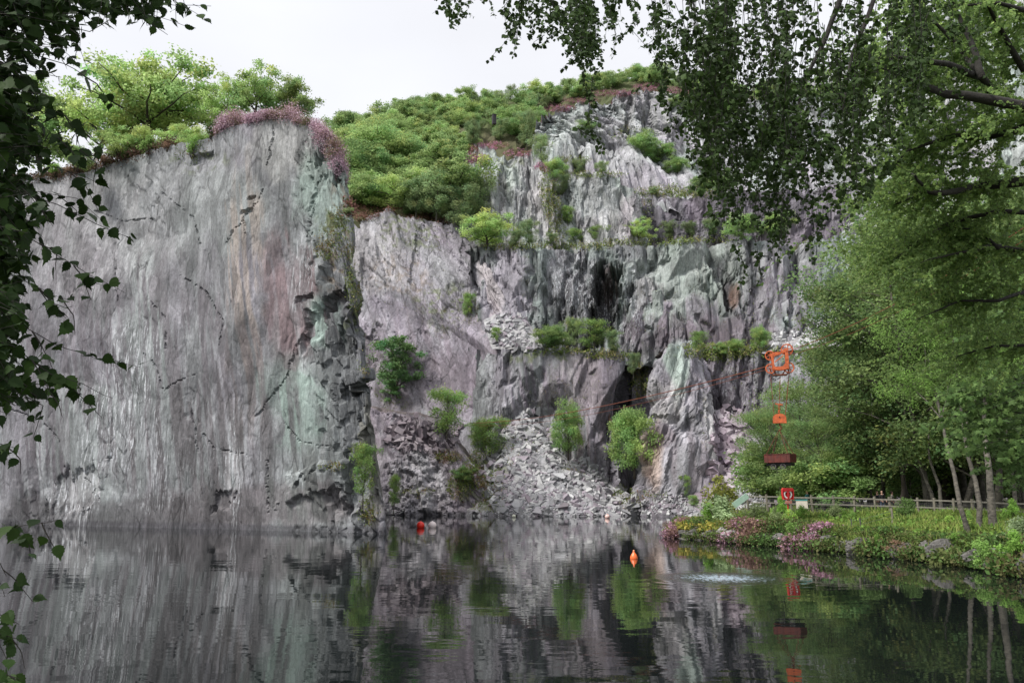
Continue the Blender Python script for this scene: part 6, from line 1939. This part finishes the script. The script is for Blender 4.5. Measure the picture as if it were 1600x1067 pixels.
# left birch: trunk just outside the frame
rngL = np.random.default_rng(8)
dl = 2.9
LS = []
def sp(*pts, d=dl, dens=1.0):
    k = rngL.uniform(-.35, .35)
    LS.append(([(x, y, d + k + .0006 * (x)) for x, y in pts], dens))
main_tips = [((-60, 330), (20, 300), (90, 320), (150, 350), (205, 372)), ((-60, 330), (30, 360), (90, 400), (140, 430), (196, 458)), ((-60, 480), (20, 500), (80, 535), (150, 560), (220, 574)), ((-60, 520), (20, 540), (80, 585), (130, 600), (176, 622)),
             ((-60, 40), (40, 20), (150, 20), (240, 5), (330, 10)), ((-40, 10), (60, 30), (140, 50), (200, 10), (300, 45)), ((-60, 60), (40, 80), (100, 100), (150, 130), (178, 168)), ((-60, 100), (30, 120), (80, 170), (120, 190), (150, 200)),
             ((-60, 160), (20, 190), (70, 200), (110, 230), (140, 240)), ((-60, 230), (20, 230), (80, 260), (130, 275), (160, 290)), ((-60, 270), (10, 290), (60, 300), (120, 310), (160, 345)), ((-60, 400), (10, 410), (40, 440), (80, 460), (110, 470)),
             ((-60, 560), (0, 570), (30, 600), (50, 640)), ((-60, 620), (0, 600), (60, 600), (90, 620)), ((-60, 800), (0, 830), (40, 820), (90, 812)), ((-60, 850), (0, 880), (10, 900)), ((-60, 680), (-10, 690), (25, 700)),
             ((-60, 940), (0, 960), (30, 975)), ((-60, 960), (0, 990), (34, 1000)), ((-60, 1040), (0, 1050), (30, 1060)), ((20, -40), (90, -10), (180, 10), (250, 20)), ((120, -60), (200, -20), (270, 0), (320, 30)), ((150, -60), (200, -10), (240, 40), (262, 55))]
for tp in main_tips:
    sp(*tp)
    for k in range(2 if tp[-1][1] > 650 else 4):
        i = rngL.integers(1, len(tp))
        x0, y0 = tp[i - 1][0] * .5 + tp[i][0] * .5, tp[i - 1][1] * .5 + tp[i][1] * .5
        if x0 > 130: continue
        sp((x0, y0), (x0 + rngL.uniform(10, 30), y0 + rngL.uniform(10, 30)), (x0 + rngL.uniform(10, 55), y0 + rngL.uniform(30, 70)))
for k in range(330):       # the dense mass at the edge
    x0, y0 = rngL.uniform(-120, -20), rngL.uniform(-60, 600)
    mxx = np.interp(y0, [0, 100, 200, 300, 400, 600], [130, 95, 85, 70, 45, 30])
    x1 = rngL.uniform(10, mxx)
    sp((x0, y0), ((x0 + x1) / 2, y0 + rngL.uniform(-10, 40)), (x1, y0 + rngL.uniform(0, 70)), dens=1.1)
for k in range(75):       # along the top
    x0 = rngL.uniform(-40, 250)
    sp((x0, -90), (x0 + rngL.uniform(-10, 40), -30), (x0 + rngL.uniform(0, 60), rngL.uniform(0, 45 if x0 > 60 else 100)), dens=1.0)
DG = [(.035, .075, .016), (.028, .06, .013), (.05, .10, .02), (.03, .065, .018)]  # low greens carry the canopy shade in the leaf colour
limbsL = [([P(-420, 1300, 2.9), P(-330, 700, 3.0), P(-300, 300, 3.0), P(-260, -200, 3.1)], .09, .05)] + [([P(-300, y0, 3.0), P(-160, y1, 2.95), P(-50, y2, 2.9)], .028, .01) for y0, y1, y2 in ((420, 340, 330), (560, 500, 500), (300, 100, 60), (380, 240, 180), (700, 640, 610), (900, 840, 820), (1060, 980, 950), (200, -60, -60))]
limbsL.append(([P(-260, -200, 3.1), P(-60, -120, 3.0), P(150, -80, 2.95), P(260, -50, 2.9)], .03, .01))
_, nL = spray_tree('birch_tree', 'near birch with large dark toothed leaves hanging in from the left edge', tuple(Pz(-420, 2.9, 1.6)), limbsL, LS, .062, BIRCHLEAF, DG, 41, twigr=.0028, gap=.034)

# right birch: curtain of small hanging leaves
rngR = np.random.default_rng(9)
RS = []
env_x = [700, 735, 760, 790, 830, 870, 905, 925, 945, 965, 1000, 1035, 1050, 1080, 1110, 1150, 1190, 1230, 1270, 1310, 1350, 1400, 1450, 1520]
env_y = [10, 35, 30, 60, 45, 90, 110, 130, 100, 60, 45, 60, 170, 300, 320, 400, 450, 420, 380, 360, 330, 260, 180, 120]
den = [.1, .2, .2, .3, .3, .6, 1.0, 1.0, .7, .4, .35, .5, 1.3, 2.4, 3, 3.4, 3.6, 3.4, 3, 2.6, 2.2, 1.6, 1.2, .8]
cum = np.cumsum(den)
for k in range(310):
    x = np.interp(rngR.uniform(0, cum[-1]), cum, env_x) + rngR.normal(0, 4)
    yb = np.interp(x, env_x, env_y)
    y1 = yb * rngR.uniform(.35, 1.0) ** .7
    d = rngR.uniform(5.2, 8.5)
    y0 = rngR.uniform(-140, -30) if rngR.random() < .45 else rngR.uniform(-30, max(y1 - 90, -20))
    sw = rngR.normal(0, 30)
    x += 12 * math.sin(x / 17.0)
    RS.append(([(x - sw - 12, y0, d), (x - sw * .3, y0 * .5 + y1 * .5 - 10, d + .1), (x + sw * .2, y1, d)], rngR.uniform(.5, 1.0)))
    for j in range(2):       # side twigs, some of them in tight tufts
        f_ = rngR.uniform(.2, 1)
        X0, Y0 = x - sw * (1 - f_) * .6, y0 + (y1 - y0) * f_
        if Y0 < -60: continue
        RS.append(([(X0, Y0, d), (X0 + rngR.normal(0, 14), Y0 + rngR.uniform(0, 18), d + rngR.normal(0, .15)), (X0 + rngR.normal(0, 15), Y0 + rngR.uniform(15, 50), d + rngR.normal(0, .2))], 1.5))
for pts in [((905, 60), (912, 130), (925, 170), (945, 240)), ((925, 120), (918, 190), (930, 232), (942, 240)), ((900, 200), (920, 215), (940, 225)), ((705, -20), (722, 20), (730, 30)), ((800, 20), (808, 60), (800, 90)), ((955, 10), (962, 60), (958, 90)), ((1150, 380), (1165, 420), (1158, 450)), ((1180, 390), (1192, 430), (1185, 450))]:
    for j in range(2):
        RS.append(([(x + rngR.normal(0, 3), y, 6.2 + j * .4) for x, y in pts], 1.2))
DG2 = [(.045, .085, .02), (.035, .07, .016), (.055, .10, .022)]  # dark greens put shade into leaves that open sky lights
limbsR = [([P(1330, -60, 7), P(1290, 60, 7), P(1255, 130, 7), P(1235, 250, 6.8)], .03, .008), ([P(1380, -40, 7.2), P(1330, 90, 7), P(1315, 180, 7)], .025, .008), ([P(1700, -260, 8), P(1450, -160, 7.5), P(1200, -120, 7), P(950, -90, 6.6), P(760, -70, 6.4)], .08, .015),
          ([P(2100, 900, 8.5), P(2050, 200, 8.5), P(1950, -300, 8.4), P(1700, -260, 8)], .2, .09)]
_, nR = spray_tree('birch_tree', 'near birch whose dark small-leaved twigs hang down like a curtain from the top', tuple(Pz(2100, 8.5, 1.9)), limbsR, RS, .05, OVATE, DG2, 42, twigr=.003, gap=.032)

# the bigger limbs reaching in from the right with lighter leaves
rngM = np.random.default_rng(10)
MS, limbsM = [], []
def limb(pts, r0, r1, nsub, spread=70, dens=1.0, d=12.0):
    d0 = d
    P3 = [(x, y, d0 + rngM.normal(0, .4)) for x, y in pts]
    limbsM.append((P3, r0 * 1.1, r1 * .4))
    xs = np.array(P3)
    for k in range(int(nsub * .62)):
        t = rngM.uniform(.12, 1.0) * (len(P3) - 1)
        i = min(int(t), len(P3) - 2); f_ = t - i
        a = xs[i] * (1 - f_) + xs[i + 1] * f_
        dx = rngM.normal(-spread * .45, spread * .7); dy = rngM.normal(spread * .10, spread * .55); dd = rngM.normal(1.6, 1.2)
        b_ = a + np.array([dx, dy, dd])
        mid = a * .5 + b_ * .5 + np.array([rngM.normal(0, 8), rngM.normal(-6, 6), 0])
        MS.append(([tuple(a), tuple(mid), tuple(b_)], dens))
        for j in range(3):
            c0 = mid * rngM.uniform(0, 1) + b_ * .5; c0 = mid + (b_ - mid) * rngM.random()
            MS.append(([tuple(c0), tuple(c0 + np.array([rngM.normal(-14, 22), rngM.normal(14, 18), rngM.normal(0, .5)]))], dens * 1.2))
limb([(1720, 190), (1600, 168), (1480, 148), (1400, 118), (1372, 104)], .10, .02, 110, d=11)
limb([(1560, 160), (1534, 120), (1500, 75), (1460, 35), (1430, 18)], .06, .02, 60, d=11)
limb([(1535, 122), (1515, 60), (1490, 10), (1480, -40)], .05, .02, 40, d=11)
limb([(1530, 120), (1460, 98), (1400, 88), (1365, 92)], .05, .015, 60, d=11)
limb([(1700, 150), (1600, 110), (1560, 40), (1530, -20)], .07, .03, 70, d=12)
limb([(1740, 180), (1600, 200), (1550, 213), (1490, 212), (1420, 235), (1395, 262)], .07, .015, 120, d=12)
limb([(1740, 270), (1600, 284), (1530, 292), (1470, 302), (1440, 300), (1390, 322)], .09, .015, 140, d=12)
limb([(1450, 298), (1430, 275), (1415, 262)], .03, .01, 30, d=12)
limb([(1740, 380), (1600, 392), (1550, 383), (1500, 395), (1440, 410)], .06, .012, 120, d=13)
limb([(1560, 388), (1530, 360), (1470, 352)], .03, .012, 50, d=13)
limb([(1760, 420), (1620, 450), (1560, 470), (1500, 470), (1430, 500)], .05, .012, 110, d=14)
limb([(1740, 80), (1620, 20), (1560, 5), (1480, 10)], .06, .02, 80, d=12)
limb([(1760, 520), (1640, 540), (1560, 540), (1480, 560)], .05, .012, 80, d=15)
limb([(1700, 340), (1560, 330), (1480, 350), (1430, 380), (1400, 405)], .05, .012, 110, d=14)
limbsM.append(([P(2150, 1000, 12), P(2100, 500, 12), P(1950, 250, 12), P(1740, 190, 11.5)], .28, .12))
limbsM.append(([P(2100, 500, 12), P(1950, 420, 12.5), P(1740, 380, 13)], .14, .07)); limbsM.append(([P(2060, 420, 12), P(1900, 300, 12), P(1740, 270, 12)], .14, .09)); limbsM.append(([P(2120, 700, 12), P(1950, 560, 14), P(1760, 520, 15)], .10, .06))
limbsM.append(([P(1950, 250, 12), P(1850, 120, 12), P(1740, 80, 12)], .1, .06)); limbsM.append(([P(1950, 420, 12.5), P(1850, 350, 13.5), P(1700, 340, 14)], .08, .05)); limbsM.append(([P(1950, 560, 14), P(1850, 440, 14), P(1760, 420, 14)], .08, .05))
M_LEAFLIT = leaf_material('brightened birch leaf', 0.55, .55, .2, 2.0)  # gain and translucency raised to offset shade from the curtain and own leaves
LG = [(.09, .14, .04), (.075, .125, .035), (.11, .16, .04), (.085, .13, .04)]
_, nM = spray_tree('birch_tree', 'big birch at the right whose dark limbs reach in across the light green foliage', tuple(Pz(2150, 12, 1.9)), limbsM, MS, .062, OVATE, LG, 43, twigr=.004, gap=.028, mat_leaf=M_LEAFLIT)

# broad-leaved sprays low on the right
SS = []
rngS = np.random.default_rng(12)
for cx, cy in ((1500, 610), (1535, 625), (1560, 600), (1500, 650), (1545, 665), (1585, 640), (1600, 690), (1580, 720), (1525, 690), (1520, 480), (1550, 500), (1590, 470), (1600, 740)):
    for k in range(16):
        x, y = cx + rngS.normal(0, 22), cy + rngS.normal(0, 14)
        SS.append(([(x + 40, y - 14, 21 + rngS.normal(0, .8)), (x, y, 21 + rngS.normal(0, .8)), (x - 22, y + 8, 21 + rngS.normal(0, .5))], 1.0))
limbsS = [([P(1900, 900, 21), P(1850, 700, 21), P(1780, 560, 21)], .2, .1), ([P(1850, 700, 21), P(1700, 600, 21), P(1560, 590, 21)], .06, .015), ([P(1850, 720, 21), P(1700, 660, 21), P(1560, 640, 21)], .05, .012), ([P(1780, 560, 21), P(1650, 480, 21), P(1530, 480, 21)], .06, .012), ([P(1850, 740, 21), P(1700, 720, 21), P(1590, 705, 21)], .05, .012)]
spray_tree('sycamore_tree', 'broad-leaved tree with blue-green leaves reaching in low at the right edge', tuple(Pz(1900, 21, 1.9)), limbsS, SS, .20, LOBED, [(.07, .12, .035), (.055, .10, .03), (.085, .14, .04)], 44, twigr=.008, gap=.15, mat_leaf=M_LEAF)
print('foreground leaves', nL, nR, nM)
